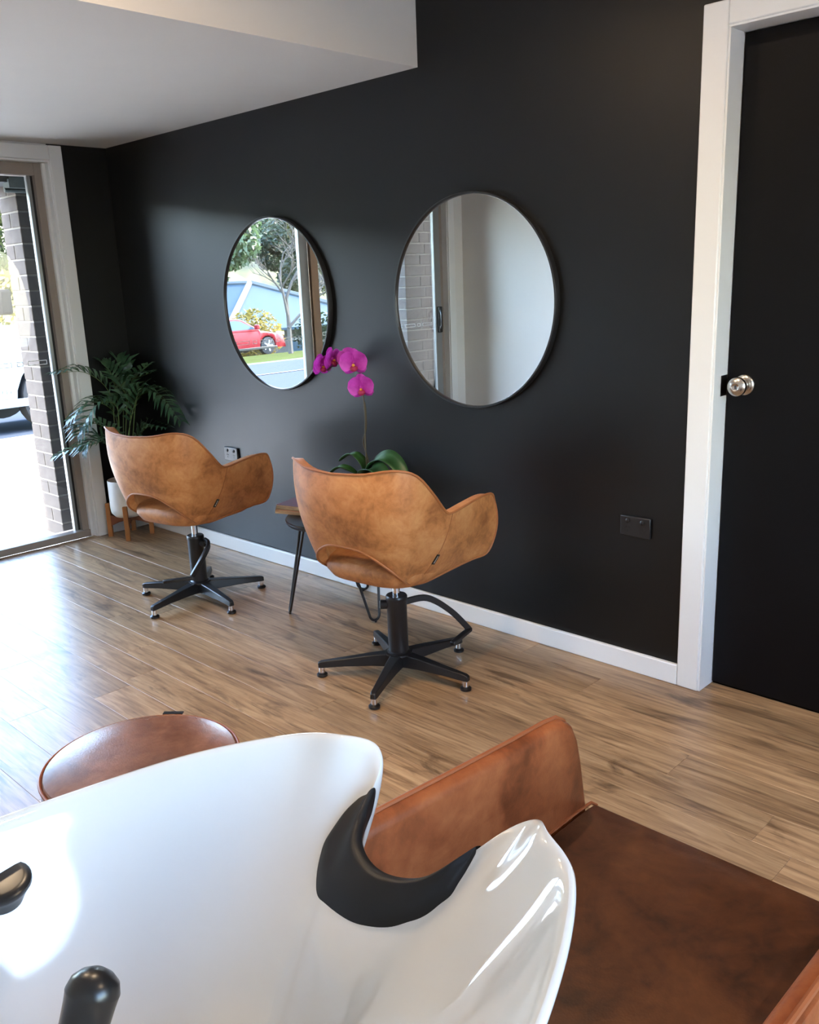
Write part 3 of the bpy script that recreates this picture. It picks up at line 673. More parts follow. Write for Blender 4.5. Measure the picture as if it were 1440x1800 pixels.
for q in FR:
    base = Vector((PX+random.uniform(-.02, .02), PY+random.uniform(-.02, .02), 0.31))
    C = catmull([base, Vector(q[0])*0.5+base*0.5+Vector((0, 0, .03)), q[0], q[1], q[2]], 10); n = len(C)-1
    O = Vector((PX, PY, 0.118))
    fr = MB().tube([p-O for p in C], [0.0034-0.0026*i/n for i in range(n+1)], 6).build('frond_stalk', PALMST, pl)
    b = MB()
    i0 = int(n*0.46)
    tot = 12
    for k in range(tot):
        s = i0 + (n-i0)*k/(tot-1); i = min(int(s), n-1); P = C[i].lerp(C[i+1], s-i); t_ = (C[i+1]-C[i]).normalized()
        sd0 = t_.cross(Vector((0, 0, 1))); sd0 = sd0.normalized() if sd0.length > 1e-3 else Vector((1, 0, 0)); up = sd0.cross(t_)
        fr_ = k/(tot-1); ln = 0.178*(sin(pi*(0.18+0.74*fr_))**0.7)*random.uniform(.9, 1.1)
        for sg in (-1, 1):
            d = (sd0*sg*0.80 + t_*(0.55+0.5*fr_) + up*0.28).normalized(); wv = d.cross(up).normalized(); w = 0.0092
            A = P; Bm = P + d*ln*.5 + up*ln*.04; E_ = P + d*ln - Vector((0, 0, ln*.22))
            V = [A-wv*w*.4, A+wv*w*.4, P+d*ln*.25+wv*w+up*ln*.05, P+d*ln*.25-wv*w+up*ln*.05, Bm+wv*w, Bm-wv*w, E_]
            V = [Vector((max(.022, v.x), min(-.022, v.y), v.z))-O for v in V]
            b.add(V, [(0, 1, 2, 3), (3, 2, 4, 5), (5, 4, 6)])
    b.build('frond_leaflets', PALM, fr, fix=False, smooth=False)

# ------------------------------------------------------------------ shampoo basin
BX, BY = 4.3136, -2.40
HALF = [(0.0, 0.237, 0.844), (0.043, 0.252, 0.849), (0.067, 0.286, 0.867), (0.087, 0.33, 0.886), (0.111, 0.345, 0.901), (0.14, 0.322, 0.912), (0.19, 0.289, 0.909), (0.242, 0.193, 0.908), (0.275, 0.08, 0.905), (0.274, -0.05, 0.916), (0.257, -0.15, 0.916), (0.205, -0.235, 0.919), (0.123, -0.28, 0.923), (0.0, -0.295, 0.922)]
RIM = catmull(HALF + [(-a, b, c) for a, b, c in HALF[1:-1][::-1]], 8, closed=True); NR = len(RIM)
# profile stations: (scale, blend to oval, z = rim z + dz, weight towards absolute z, absolute z)
ST = [(0.40, 1, 0, 1, 0.60), (0.50, 0.9, 0, 1, 0.63), (0.70, 0.5, -0.15, 0.6, 0.72), (0.86, 0.15, -0.085, 0.1, 0.80), (0.95, 0, -0.042, 0, 0), (0.988, 0, -0.018, 0, 0), (1.0, 0, -0.007, 0, 0), (0.993, 0, -0.001, 0, 0), (0.978, 0, 0.0, 0, 0), (0.962, 0, -0.003, 0, 0),
      (0.946, 0.0, -0.011, 0, 0), (0.915, 0.02, -0.028, 0.05, 0.80), (0.86, 0.10, -0.055, 0.15, 0.78), (0.77, 0.28, -0.095, 0.35, 0.75), (0.64, 0.55, -0.14, 0.6, 0.725), (0.48, 0.85, 0, 1, 0.70), (0.30, 1, 0, 1, 0.685), (0.14, 1, 0, 1, 0.678), (0.05, 1, 0, 1, 0.676)]
BLUR = []
for j in range(NR):
    acc = Vector((0, 0, 0)); ws = 0
    for q in range(-22, 23):
        w_ = math.exp(-(q/11)**2); acc += RIM[(j+q) % NR]*w_; ws += w_
    BLUR.append(acc/ws)
def bowl_pt(j, st, inner=False):
    p = RIM[j % NR]; s, bl, dz, w, az = st
    if inner: p = p.lerp(BLUR[j % NR], min(1.0, max(0.0, (0.946-s)/0.20)))
    if inner:
        nf = cos(pi/2*min(1, abs((j+NR//2) % NR-NR//2)/64))
        dz *= 1-0.62*nf
        if w < 1: w *= 1-0.7*nf
    a = math.atan2(p.y, p.x); e = Vector((0.255*cos(a), 0.255*sin(a)))
    x = (p.x*(1-bl)+e.x*bl)*s; yv = (p.y*(1-bl)+e.y*bl)*s
    return Vector((x, yv, (p.z+dz)*(1-w)+az*w))
def st_lerp(k):
    i = min(int(k), len(ST)-2); t = k-i
    return tuple(a*(1-t)+b*t for a, b in zip(ST[i], ST[i+1]))
bs = tag(empty('shampoo_basin', (BX, BY, 0)), 'glossy white tilting shampoo basin with a black neck rest', 'shampoo basin')
MB().rings([[bowl_pt(j, st, i >= 10) for j in range(NR)] for i, st in enumerate(ST)], True, True).build('bowl', CERAMIC, bs, subsurf=1)
# black gel neck rest lying over the neck cut-out: rows run from the outside of the lip to the inner edge
PAD = [[(-0.0737,0.2978,0.8479),(-0.0754,0.3046,0.8641),(-0.0753,0.3040,0.8745),(-0.0743,0.2962,0.8726),(-0.0761,0.2945,0.8673),(-0.0782,0.2925,0.8666),(-0.0802,0.2905,0.8654),(-0.0823,0.2885,0.8638),(-0.0843,0.2865,0.8627),(-0.0864,0.2846,0.8617)],
 [(-0.0700,0.2883,0.8439),(-0.0716,0.2950,0.8601),(-0.0714,0.2943,0.8705),(-0.0711,0.2866,0.8664),(-0.0740,0.2846,0.8623),(-0.0775,0.2822,0.8599),(-0.0809,0.2799,0.8583),(-0.0843,0.2775,0.8568),(-0.0878,0.2752,0.8563),(-0.0912,0.2728,0.8557)],
 [(-0.0659,0.2797,0.8401),(-0.0675,0.2861,0.8563),(-0.0673,0.2855,0.8667),(-0.0673,0.2779,0.8629),(-0.0709,0.2756,0.8575),(-0.0749,0.2730,0.8540),(-0.0790,0.2704,0.8520),(-0.0831,0.2678,0.8508),(-0.0872,0.2652,0.8494),(-0.0913,0.2626,0.8494)],
 [(-0.0618,0.2720,0.8362),(-0.0632,0.2783,0.8524),(-0.0631,0.2777,0.8628),(-0.0634,0.2701,0.8605),(-0.0676,0.2675,0.8527),(-0.0723,0.2645,0.8489),(-0.0771,0.2614,0.8462),(-0.0818,0.2584,0.8447),(-0.0866,0.2554,0.8423),(-0.0914,0.2524,0.8427)],
 [(-0.0577,0.2647,0.8322),(-0.0591,0.2708,0.8484),(-0.0589,0.2702,0.8588),(-0.0596,0.2626,0.8550),(-0.0644,0.2596,0.8482),(-0.0698,0.2561,0.8433),(-0.0752,0.2526,0.8402),(-0.0806,0.2491,0.8384),(-0.0861,0.2456,0.8356),(-0.0915,0.2422,0.8355)],
 [(-0.0534,0.2578,0.8283),(-0.0547,0.2637,0.8445),(-0.0546,0.2631,0.8549),(-0.0553,0.2556,0.8528),(-0.0601,0.2524,0.8463),(-0.0656,0.2487,0.8391),(-0.0711,0.2450,0.8356),(-0.0765,0.2413,0.8317),(-0.0820,0.2376,0.8302),(-0.0874,0.2340,0.8283)],
 [(-0.0486,0.2514,0.8247),(-0.0498,0.2572,0.8409),(-0.0496,0.2567,0.8513),(-0.0504,0.2490,0.8504),(-0.0547,0.2451,0.8430),(-0.0597,0.2406,0.8355),(-0.0647,0.2362,0.8300),(-0.0697,0.2317,0.8273),(-0.0747,0.2272,0.8248),(-0.0797,0.2227,0.8208)],
 [(-0.0429,0.2460,0.8218),(-0.0439,0.2517,0.8380),(-0.0438,0.2511,0.8484),(-0.0443,0.2433,0.8469),(-0.0480,0.2387,0.8407),(-0.0522,0.2334,0.8333),(-0.0564,0.2281,0.8265),(-0.0606,0.2228,0.8218),(-0.0649,0.2175,0.8172),(-0.0691,0.2122,0.8140)],
 [(-0.0359,0.2413,0.8197),(-0.0367,0.2469,0.8359),(-0.0366,0.2463,0.8463),(-0.0372,0.2385,0.8444),(-0.0406,0.2335,0.8386),(-0.0444,0.2278,0.8320),(-0.0483,0.2221,0.8252),(-0.0521,0.2164,0.8189),(-0.0560,0.2107,0.8148),(-0.0599,0.2050,0.8103)],
 [(-0.0278,0.2372,0.8182),(-0.0285,0.2427,0.8344),(-0.0284,0.2421,0.8448),(-0.0287,0.2343,0.8427),(-0.0310,0.2292,0.8358),(-0.0336,0.2233,0.8313),(-0.0362,0.2174,0.8249),(-0.0388,0.2115,0.8189),(-0.0414,0.2057,0.8132),(-0.0440,0.1998,0.8091)],
 [(-0.0191,0.2339,0.8172),(-0.0195,0.2393,0.8334),(-0.0194,0.2388,0.8438),(-0.0195,0.2311,0.8418),(-0.0205,0.2261,0.8352),(-0.0217,0.2205,0.8319),(-0.0230,0.2148,0.8257),(-0.0242,0.2091,0.8200),(-0.0254,0.2035,0.8143),(-0.0266,0.1978,0.8087)],
 [(-0.0101,0.2316,0.8166),(-0.0103,0.2369,0.8328),(-0.0103,0.2364,0.8432),(-0.0100,0.2289,0.8412),(-0.0100,0.2241,0.8364),(-0.0099,0.2187,0.8324),(-0.0099,0.2132,0.8265),(-0.0098,0.2078,0.8209),(-0.0098,0.2023,0.8150),(-0.0097,0.1969,0.8097)],
 [(-0.0013,0.2306,0.8164),(-0.0014,0.2359,0.8326),(-0.0014,0.2354,0.8430),(-0.0010,0.2280,0.8412),(-0.0003,0.2236,0.8377),(0.0006,0.2185,0.8329),(0.0014,0.2134,0.8274),(0.0023,0.2083,0.8216),(0.0031,0.2032,0.8165),(0.0040,0.1980,0.8112)],
 [(0.0073,0.2312,0.8165),(0.0075,0.2365,0.8327),(0.0075,0.2360,0.8431),(0.0079,0.2288,0.8413),(0.0094,0.2248,0.8388),(0.0112,0.2203,0.8336),(0.0129,0.2158,0.8287),(0.0146,0.2113,0.8237),(0.0163,0.2067,0.8189),(0.0180,0.2022,0.8141)],
 [(0.0163,0.2330,0.8170),(0.0166,0.2384,0.8332),(0.0166,0.2379,0.8436),(0.0171,0.2308,0.8420),(0.0191,0.2273,0.8402),(0.0214,0.2233,0.8341),(0.0237,0.2192,0.8301),(0.0260,0.2152,0.8252),(0.0283,0.2111,0.8209),(0.0306,0.2071,0.8166)],
 [(0.0251,0.2361,0.8178),(0.0257,0.2415,0.8340),(0.0256,0.2410,0.8444),(0.0261,0.2341,0.8426),(0.0285,0.2311,0.8397),(0.0313,0.2277,0.8357),(0.0341,0.2243,0.8323),(0.0369,0.2209,0.8280),(0.0397,0.2174,0.8241),(0.0425,0.2140,0.8199)],
 [(0.0335,0.2400,0.8192),(0.0342,0.2455,0.8354),(0.0342,0.2450,0.8458),(0.0344,0.2383,0.8443),(0.0368,0.2359,0.8436),(0.0395,0.2333,0.8381),(0.0423,0.2306,0.8354),(0.0450,0.2279,0.8320),(0.0477,0.2253,0.8281),(0.0505,0.2226,0.8246)],
 [(0.0408,0.2445,0.8211),(0.0418,0.2501,0.8373),(0.0417,0.2496,0.8477),(0.0417,0.2429,0.8464),(0.0439,0.2407,0.8440),(0.0465,0.2382,0.8410),(0.0491,0.2358,0.8373),(0.0516,0.2333,0.8338),(0.0542,0.2309,0.8300),(0.0568,0.2284,0.8267)],
 [(0.0469,0.2497,0.8237),(0.0480,0.2554,0.8399),(0.0479,0.2548,0.8503),(0.0479,0.2484,0.8493),(0.0503,0.2473,0.8464),(0.0532,0.2459,0.8448),(0.0560,0.2446,0.8414),(0.0588,0.2432,0.8380),(0.0616,0.2419,0.8356),(0.0645,0.2405,0.8333)],
 [(0.0520,0.2557,0.8271),(0.0532,0.2616,0.8433),(0.0531,0.2610,0.8537),(0.0528,0.2546,0.8529),(0.0550,0.2539,0.8494),(0.0575,0.2531,0.8486),(0.0600,0.2523,0.8461),(0.0625,0.2514,0.8425),(0.0649,0.2506,0.8406),(0.0674,0.2498,0.8394)],
 [(0.0564,0.2625,0.8310),(0.0577,0.2685,0.8472),(0.0576,0.2679,0.8576),(0.0573,0.2615,0.8570),(0.0598,0.2612,0.8525),(0.0626,0.2607,0.8516),(0.0654,0.2603,0.8486),(0.0682,0.2598,0.8463),(0.0710,0.2594,0.8454),(0.0738,0.2589,0.8448)],
 [(0.0605,0.2697,0.8350),(0.0619,0.2759,0.8512),(0.0618,0.2753,0.8616),(0.0611,0.2689,0.8609),(0.0628,0.2688,0.8590),(0.0647,0.2687,0.8568),(0.0667,0.2686,0.8542),(0.0686,0.2685,0.8527),(0.0706,0.2684,0.8516),(0.0725,0.2682,0.8511)],
 [(0.0646,0.2772,0.8389),(0.0661,0.2836,0.8551),(0.0660,0.2830,0.8655),(0.0650,0.2764,0.8648),(0.0663,0.2764,0.8642),(0.0677,0.2764,0.8597),(0.0692,0.2764,0.8595),(0.0706,0.2764,0.8581),(0.0721,0.2763,0.8572),(0.0735,0.2763,0.8564)],
 [(0.0687,0.2855,0.8427),(0.0703,0.2921,0.8589),(0.0702,0.2914,0.8693),(0.0688,0.2848,0.8687),(0.0695,0.2850,0.8685),(0.0703,0.2852,0.8658),(0.0711,0.2854,0.8628),(0.0719,0.2856,0.8634),(0.0727,0.2858,0.8641),(0.0735,0.2860,0.8637)],
 [(0.0726,0.2948,0.8466),(0.0743,0.3016,0.8628),(0.0741,0.3009,0.8732),(0.0725,0.2940,0.8727),(0.0727,0.2942,0.8726),(0.0730,0.2944,0.8725),(0.0732,0.2947,0.8726),(0.0735,0.2949,0.8727),(0.0737,0.2951,0.8729),(0.0740,0.2953,0.8729)]]
rows_ = []
for c_, row in enumerate(PAD):
    e_ = sin(pi*(c_+0.5)/25)**0.5; out = []
    for q, P in enumerate(row):
        bul = (0.0, 0.5, 0.9, 1.0, 1.0, 1.0, 1.0, 0.95, 0.75, -0.25)[q]
        nrm = Vector((0, 0.8, 0.6)) if q < 3 else Vector((0, 0, 1))
        out.append(Vector(P) + nrm*(0.010*bul*(0.35+0.65*e_)))
    rows_.append(out)
MB().grid(rows_, flip=True).build('neck_rest', BLACKGEL, bs, fix=False, subsurf=2)
MB().lathe([(0.03, 0.679), (0.03, 0.683), (0.022, 0.684), (0.0, 0.682)], n=24, cap1=False).build('drain', CHROME, bs)
kc = Vector((4.074-BX, -2.425-BY, 0.866)); kn_ = Vector((0.16, -0.02, 1.0)).normalized(); k1 = kn_.orthogonal().normalized(); k2 = kn_.cross(k1)
MB().rings([[kc+kn_*h_+(k1*cos(2*pi*j/32)+k2*sin(2*pi*j/32))*r_ for j in range(32)] for r_, h_ in ((0.018, -0.022), (0.022, -0.012), (0.025, -0.006), (0.0275, -0.002), (0.0275, 0.002), (0.025, 0.0045), (0.020, 0.005), (0.008, 0.005))]).build('mixer_knob', BLACKP, bs)
hs = catmull([(0.075, -0.16, 0.74), (0.035, -0.115, 0.80), (0.008, -0.078, 0.856), (0.0, -0.058, 0.888), (-0.003, -0.048, 0.906)], 6)
nn_ = len(hs)-1; dr_ = (hs[-1]-hs[-2]).normalized()
MB().tube(hs + [hs[-1]+dr_*0.008, hs[-1]+dr_*0.013, hs[-1]+dr_*0.016], [0.0155+0.0045*(i/nn_)**2 for i in range(nn_+1)]+[0.0175, 0.012, 0.005], 28).build('hand_shower', BLACKP, bs)
MB().rings([[(sx*0.13*s, -0.03+sy*0.15*s, z) for sx, sy in ((-1, -1), (1, -1), (1, 1), (-1, 1))] for s, z in ((1, 0.0), (1, 0.03), (0.8, 0.12), (0.72, 0.5), (0.75, 0.615))]).build('pedestal', BLACKP, bs, bevel=0.02, seg=4)

# ------------------------------------------------------------------ washing lounge
lo_ = tag(empty('wash_lounge', (4.295, -1.72, 0)), 'brown leather washing lounge in front of the shampoo basin', 'wash lounge')
def local(b): 
    b.v = [(x-4.295, y+1.72, z) for x, y, z in b.v]; return b
sx0, sx1 = 4.066, 4.582
b = MB(); R_ = []
for yv, zt in ((-1.985, 0.440), (-1.85, 0.447), (-1.6, 0.449), (-1.45, 0.450), (-1.405, 0.447), (-1.389, 0.436), (-1.384, 0.42)):
    R_.append([(sx0, yv, 0.31), (sx1, yv, 0.31), (sx1, yv, zt-0.012), (sx1-0.012, yv, zt), (sx0+0.012, yv, zt), (sx0, yv, zt-0.012)])
local(b.rings(R_)).build('seat', COGNACD, lo_)
local(MB().tube([(sx0+0.001, -1.94, 0.438), (sx0+0.001, -1.6, 0.447), (sx0+0.001, -1.45, 0.448), (sx0+0.001, -1.40, 0.445), (sx0+0.004, -1.386, 0.434)], 0.0032, 8)).build('seat_piping', PIPEC, lo_)
def arm(sg):
    prof = [(-1.395, 0.14), (-1.402, 0.30), (-1.412, 0.45), (-1.426, 0.55), (-1.436, 0.595), (-1.449, 0.622), (-1.472, 0.637), (-1.51, 0.642), (-1.60, 0.646), (-1.75, 0.656), (-1.90, 0.667), (-2.0, 0.672), (-2.03, 0.662), (-2.04, 0.63), (-2.04, 0.14)]
    xin = sx0 if sg < 0 else sx1
    def xf(z_, f): return xin + sg*(0.0 + f) - sg*0.0*z_
    A = []; n = len(prof)
    cy_, cz_ = -1.72, 0.40
    def ring(f, sc):
        out = []
        for (yv, zv) in prof:
            y2 = cy_+(yv-cy_)*sc[0]; z2 = cz_+(zv-cz_)*sc[1]
            out.append((xin+sg*f+sg*0.006*max(0, (z2-0.45)/0.2), y2, z2))
        return out
    R_ = [ring(-0.001, (0.972, 0.93)), ring(0.001, (0.984, 0.965)), ring(0.005, (0.993, 0.985)), ring(0.011, (0.998, 0.996)), ring(0.018, (1, 1)), ring(0.026, (1, 1)), ring(0.032, (0.996, 0.992)), ring(0.035, (0.985, 0.97))]
    a_ = local(MB().rings(R_)).build('armrest', COGNAC, lo_)
    path = [(x, y_, z_) for (x, y_, z_) in ring(0.024, (1.001, 1.004))]
    local(MB().tube(path, 0.0042, 8)).build('armrest_piping', PIPEC, a_)
arm(-1); arm(1)
local(MB().rings([[(sx0+.002, -1.965, 0.40), (sx1-.002, -1.965, 0.40), (sx1-.002, -2.03, 0.40), (sx0+.002, -2.03, 0.40)], [(sx0+.002, -1.985, 0.53), (sx1-.002, -1.985, 0.53), (sx1-.002, -2.035, 0.53), (sx0+.002, -2.035, 0.53)], [(sx0+.01, -1.995, 0.555), (sx1-.01, -1.995, 0.555), (sx1-.01, -2.035, 0.555), (sx0+.01, -2.035, 0.555)]])).build('backrest', COGNAC, lo_, bevel=0.015, seg=4)
local(MB().box(4.10, 4.55, -1.98, -1.43, 0.0, 0.312)).build('plinth', BLACKM, lo_, bevel=0.004)

# ------------------------------------------------------------------ round stool
sl = tag(empty('salon_stool', (3.35, -1.91, 0)), 'round brown leather stool beside the shampoo basin', 'stool')
MB().lathe([(0.13, 0.405), (0.18, 0.41), (0.19, 0.425), (0.192, 0.46), (0.190, 0.486), (0.184, 0.494), (0.16, 0.4995), (0.10, 0.503), (0.0, 0.505)], n=72, cap1=False).build('seat', STOOLM, sl)
ring_ = [(0.1915*cos(2*pi*k/72), 0.1915*sin(2*pi*k/72), 0.488) for k in range(73)]
MB().tube(ring_, 0.0032, 8).build('piping', PIPEC, sl)
a = math.atan2(0.148, -0.127)
d = Vector((cos(a), sin(a), 0)); t_ = Vector((-sin(a), cos(a), 0))
tg = MB().obox(d*0.200+Vector((0, 0, 0.490)), t_, 0.022, d, 0.006, (0, 0, 1), 0.0012).build('brand_tag', BLACKP, sl)
MB().lathe([(0.10, 0.392), (0.10, 0.406)], n=32).build('seat_plate', BLACKM, sl)
MB().lathe([(0.014, 0.2), (0.014, 0.393)], n=20).build('gas_lift', CHROME, sl)
MB().lathe([(0.025, 0.075), (0.025, 0.27), (0.02, 0.275)], n=24).build('column', BLACKM, sl)
for k in range(5):
    a = 0.3+2*pi*k/5; d = Vector((cos(a), sin(a), 0)); t_ = Vector((-sin(a), cos(a), 0)); z = Vector((0, 0, 1))
    lg = MB().rings([[d*.015+t_*.02+z*.06, d*.015-t_*.02+z*.06, d*.015-t_*.016+z*.105, d*.015+t_*.016+z*.105], [d*.22+t_*.013+z*.055, d*.22-t_*.013+z*.055, d*.22-t_*.01+z*.075, d*.22+t_*.01+z*.075]]).build('leg', BLACKM, sl, bevel=0.003)
    q = d*.215
    MB().tube([q+t_*-.011+z*.024, q+t_*.011+z*.024], 0.024, 16).build('caster', BLACKP, lg)
    MB().tube([q+z*.03, q+z*.06], 0.005, 8).build('caster_stem', CHROME, lg)

# ------------------------------------------------------------------ cars
def car(name, loc, rz, label, paint, sill, belt, roof, length, width, wheel_r, fr_wheel, rr_wheel, hood, lower, green, cat='car', text=False):
    """local x = length (front at +x), y = width, z up"""
    c = tag(empty(name, loc, rz), label, cat)
    hw = width/2
    def sect(poly, f0, f1, zmid, bow=0.06):
        R_ = []
        for s in (-1, -0.96, -0.8, 0.8, 0.96, 1):
            sh = 1 if abs(s) < 0.97 else 0.975
            cxp = sum(p[0] for p in poly)/len(poly); czp = sum(p[1] for p in poly)/len(poly)
            R_.append([(cxp+(px-cxp)*sh, s*hw*(1-bow*max(0, (pz-zmid))), czp+(pz-czp)*sh) for px, pz in poly])
        return MB().rings(R_)
    arch = []
    def arch_pts(cx_): return [(cx_-wheel_r*1.18*cos(pi*k/10), wheel_r+wheel_r*1.18*sin(pi*k/10)) for k in range(11)]
    bottom = [(lower[0][0], sill)] + [(a_, max(sill, b_)) for a_, b_ in arch_pts(rr_wheel)] + [(a_, max(sill, b_)) for a_, b_ in arch_pts(fr_wheel)]
    poly = bottom + lower[1:]
    # fan-safe body: build as strips between a lower and an upper outline
    xs = sorted(set([p[0] for p in bottom] + [lower[0][0] + (lower[1][0]-lower[0][0])*k/40 for k in range(41)]))
    top = sorted(lower[1:], key=lambda p: p[0])
    def interp(P, x):
        if x <= P[0][0]: return P[0][1]
        for a_, b_ in zip(P, P[1:]):
            if a_[0] <= x <= b_[0]: return a_[1] + (b_[1]-a_[1])*((x-a_[0])/max(1e-6, b_[0]-a_[0]))
        return P[-1][1]
    def low(x):
        for cx_ in (rr_wheel, fr_wheel):
            q = wheel_r*1.16
            if abs(x-cx_) < q: return max(sill, wheel_r + sqrt(q*q-(x-cx_)**2))
        return sill
    R_ = []
    for x in xs:
        zl, zu = low(x), interp(top, x); e = 0.0
        endf = min(1, min(x-xs[0], xs[-1]-x)/0.5+0.35); wv = hw*(0.80+0.20*min(1, endf)**0.6)
        zl = min(zl, zu-0.02)
        R_.append([(x, -wv*.96, zl), (x, -wv, zl+(zu-zl)*.35), (x, -wv*.99, zl+(zu-zl)*.75), (x, -wv*.9, zu), (x, 0, zu+0.03), (x, wv*.9, zu), (x, wv*.99, zl+(zu-zl)*.75), (x, wv, zl+(zu-zl)*.35), (x, wv*.96, zl)])
    MB().rings(R_).build('body', paint, c)
    gx = [p[0] for p in green]
    def gring(y_s, inset, zs):
        return [(px, y_s*(hw*(0.93-0.17*(pz-belt)/(roof-belt))-inset), pz) for px, pz in green]
    MB().rings([gring(-1, 0, 1), gring(1, 0, 1)]).build('cabin', paint, c, bevel=0.03, seg=2)
    # side windows, windscreens
    cxg = sum(p[0] for p in green)/len(green); czg = (belt+roof)/2+0.02
    for s in (-1, 1):
        def wp(px, pz, o): return (px, s*(hw*(0.93-0.17*(pz-belt)/(roof-belt))+o), pz)
        pts = [(cxg+(px-cxg)*.86, czg+(pz-czg)*.72) for px, pz in green]
        b = MB().rings([[wp(px, pz, -.02) for px, pz in pts], [wp(px, pz, .006) for px, pz in pts]])
        b.build('side_window', CARGLASS, c, smooth=False)
        mx_ = green[-1][0]-(0.0 if text else 0.30)
        MB().obox((mx_, s*(hw+0.10), belt+0.16 if text is False else belt+0.40), (1, 0, 0), .07, (0, 1, 0), .10, (0, 0, 1), .09 if text is False else .13).build('wing_mirror', MATTB if text else paint, c, bevel=0.03)
        MB().obox((cxg+0.05, s*(hw+0.008), belt-0.08), (1, 0, 0), .10, (0, 1, 0), .015, (0, 0, 1), .015).build('door_handle', paint if not text else BLACKP, c, bevel=0.005)
        for cx_ in (rr_wheel, fr_wheel):
            w_ = MB().tube([(cx_, s*(hw-0.24), wheel_r), (cx_, s*(hw-0.03), wheel_r), (cx_, s*(hw-0.015), wheel_r)], [wheel_r, wheel_r, wheel_r*.9], 28).build('wheel', TYRE, c)
            b = MB().tube([(cx_, s*(hw-0.03), wheel_r), (cx_, s*(hw-0.008), wheel_r)], wheel_r*.22, 12)
            for k in range(5):
                a_ = 2*pi*k/5
                b.obox((cx_+cos(a_)*wheel_r*.38, s*(hw-0.018), wheel_r+sin(a_)*wheel_r*.38), (cos(a_), 0, sin(a_)), wheel_r*.30, (0, 1, 0), .014, (-sin(a_), 0, cos(a_)), wheel_r*.10)
            b.build('wheel_rim', RIMM, w_)
        MB().obox((lower[1][0]-0.12, s*(hw*.72), hood-0.12), (1, 0, -.2), .09, (0, 1, 0), .16, (0, 0, 1), .06).build('headlight', LAMP, c, bevel=0.02)
        MB().box(lower[0][0]+0.5, lower[1][0]-0.5, s*hw-0.01 if s > 0 else -hw-0.01, s*hw+0.012 if s > 0 else -hw+0.012, sill-0.02, sill+0.07).build('side_sill', BLACKP if not text else SILLM, c, bevel=0.01)
    f_, t_ = green[-1], green[-2]
    MB().add([(f_[0]+.004, -hw*.80, f_[1]+.05), (f_[0]+.004, hw*.80, f_[1]+.05), (t_[0]+.012, hw*.68, t_[1]-.05), (t_[0]+.012, -hw*.68, t_[1]-.05)], [(0, 1, 2, 3)]).build('windscreen', CARGLASS, c, fix=False)
    return c
MATTB = plain('matt_black_housing', (26, 26, 29), 0.9, spec=0.03)
CARGLASS = plain('car_glass', (0.035, 0.06, 0.08), 0.15, spec=0.25, var=0.1, lin=True)
TYRE = plain('tyre_rubber', (22, 22, 24), 0.8)
RIMM = plain('alloy_rim', (0.22, 0.225, 0.23), 0.5, metal=0.2, var=0.05, lin=True)
LAMP = plain('headlight_lens', (0.6, 0.62, 0.62), 0.1, lin=True, coat=0.5)
SILLM = plain('grey_sill_plastic', (0.25, 0.30, 0.34), 0.5, lin=True)
REDP = plain('red_car_paint', (0.15, 0.006, 0.010), 0.45, spec=0.15, var=0.03, lin=True)
WHITEP = plain('white_car_paint', (0.20, 0.23, 0.24), 0.4, spec=0.3, var=0.02, lin=True)
SUVT = plain('grey_lettering', (0.24, 0.28, 0.32), 0.5, lin=True)
suv = car('white_suv', (-5.95, 0.38, gz(-5.95)+0.02), radians(90), 'white four wheel drive parked outside the glass door', WHITEP, 0.34, 1.04, 1.86, 4.7, 1.90, 0.385, 1.43, -1.32, 1.10,
    [(-2.25, 0.34), (2.35, 0.34), (2.35, 0.72), (2.30, 1.02), (2.1, 1.10), (0.95, 1.16), (0.7, 1.06), (-2.2, 1.06), (-2.25, 0.8)],
    [(-2.18, 1.04), (-2.02, 1.80), (-1.8, 1.86), (0.0, 1.86), (0.22, 1.80), (0.92, 1.04)], text=True)
b = MB()
for k in range(9): b.box(0.55+0.045*k, 0.583+0.045*k, -0.962, -0.952, 0.47, 0.515 if k % 3 else 0.52)
b.build('door_lettering', SUVT, suv, smooth=False)
car('red_sedan', (-24.6, -17.6, gz(-24.6)+0.01), radians(-90), 'red sedan parked on the grass across the street', REDP, 0.24, 0.92, 1.42, 4.6, 1.78, 0.33, 1.38, -1.30, 0.88,
    [(-2.25, 0.24), (2.3, 0.24), (2.3, 0.55), (2.2, 0.74), (1.2, 0.90), (0.9, 0.93), (-1.3, 0.94), (-2.1, 0.90), (-2.25, 0.6)],
    [(-1.75, 0.92), (-1.05, 1.36), (-0.7, 1.42), (0.1, 1.42), (0.35, 1.37), (1.12, 0.92)])

# ------------------------------------------------------------------ house across the street
ROOF = plain('pale_blue_steel_roof', (0.018, 0.034, 0.046), 0.7, spec=0.05, var=0.05, lin=True)
HWALL = plain('cream_render', (0.08, 0.077, 0.07), 0.9, spec=0.1, lin=True)
h = tag(empty('house', (-40, -26.6, -3.6)), 'low house with a pale blue hipped metal roof across the street', 'house')
MB().box(-9.2, 9.2, -4.6, 4.6, 0, 2.95).build('walls', HWALL, h, smooth=False)
rf = MB().add([(-10, -5.2, 2.9), (10, -5.2, 2.9), (10, 5.2, 2.9), (-10, 5.2, 2.9), (-5, 0, 5.05), (5, 0, 5.05), (-10, -5.2, 2.78), (10, -5.2, 2.78), (10, 5.2, 2.78), (-10, 5.2, 2.78)],
    [(0, 1, 5, 4), (1, 2, 5), (2, 3, 4, 5), (3, 0, 4), (6, 7, 1, 0), (7, 8, 2, 1), (8, 9, 3, 2), (9, 6, 0, 3), (9, 8, 7, 6)]).build('roof', ROOF, h, smooth=False)
RIDGE = plain('white_ridge_cap', (0.075, 0.08, 0.085), 0.7, spec=0.05, lin=True)
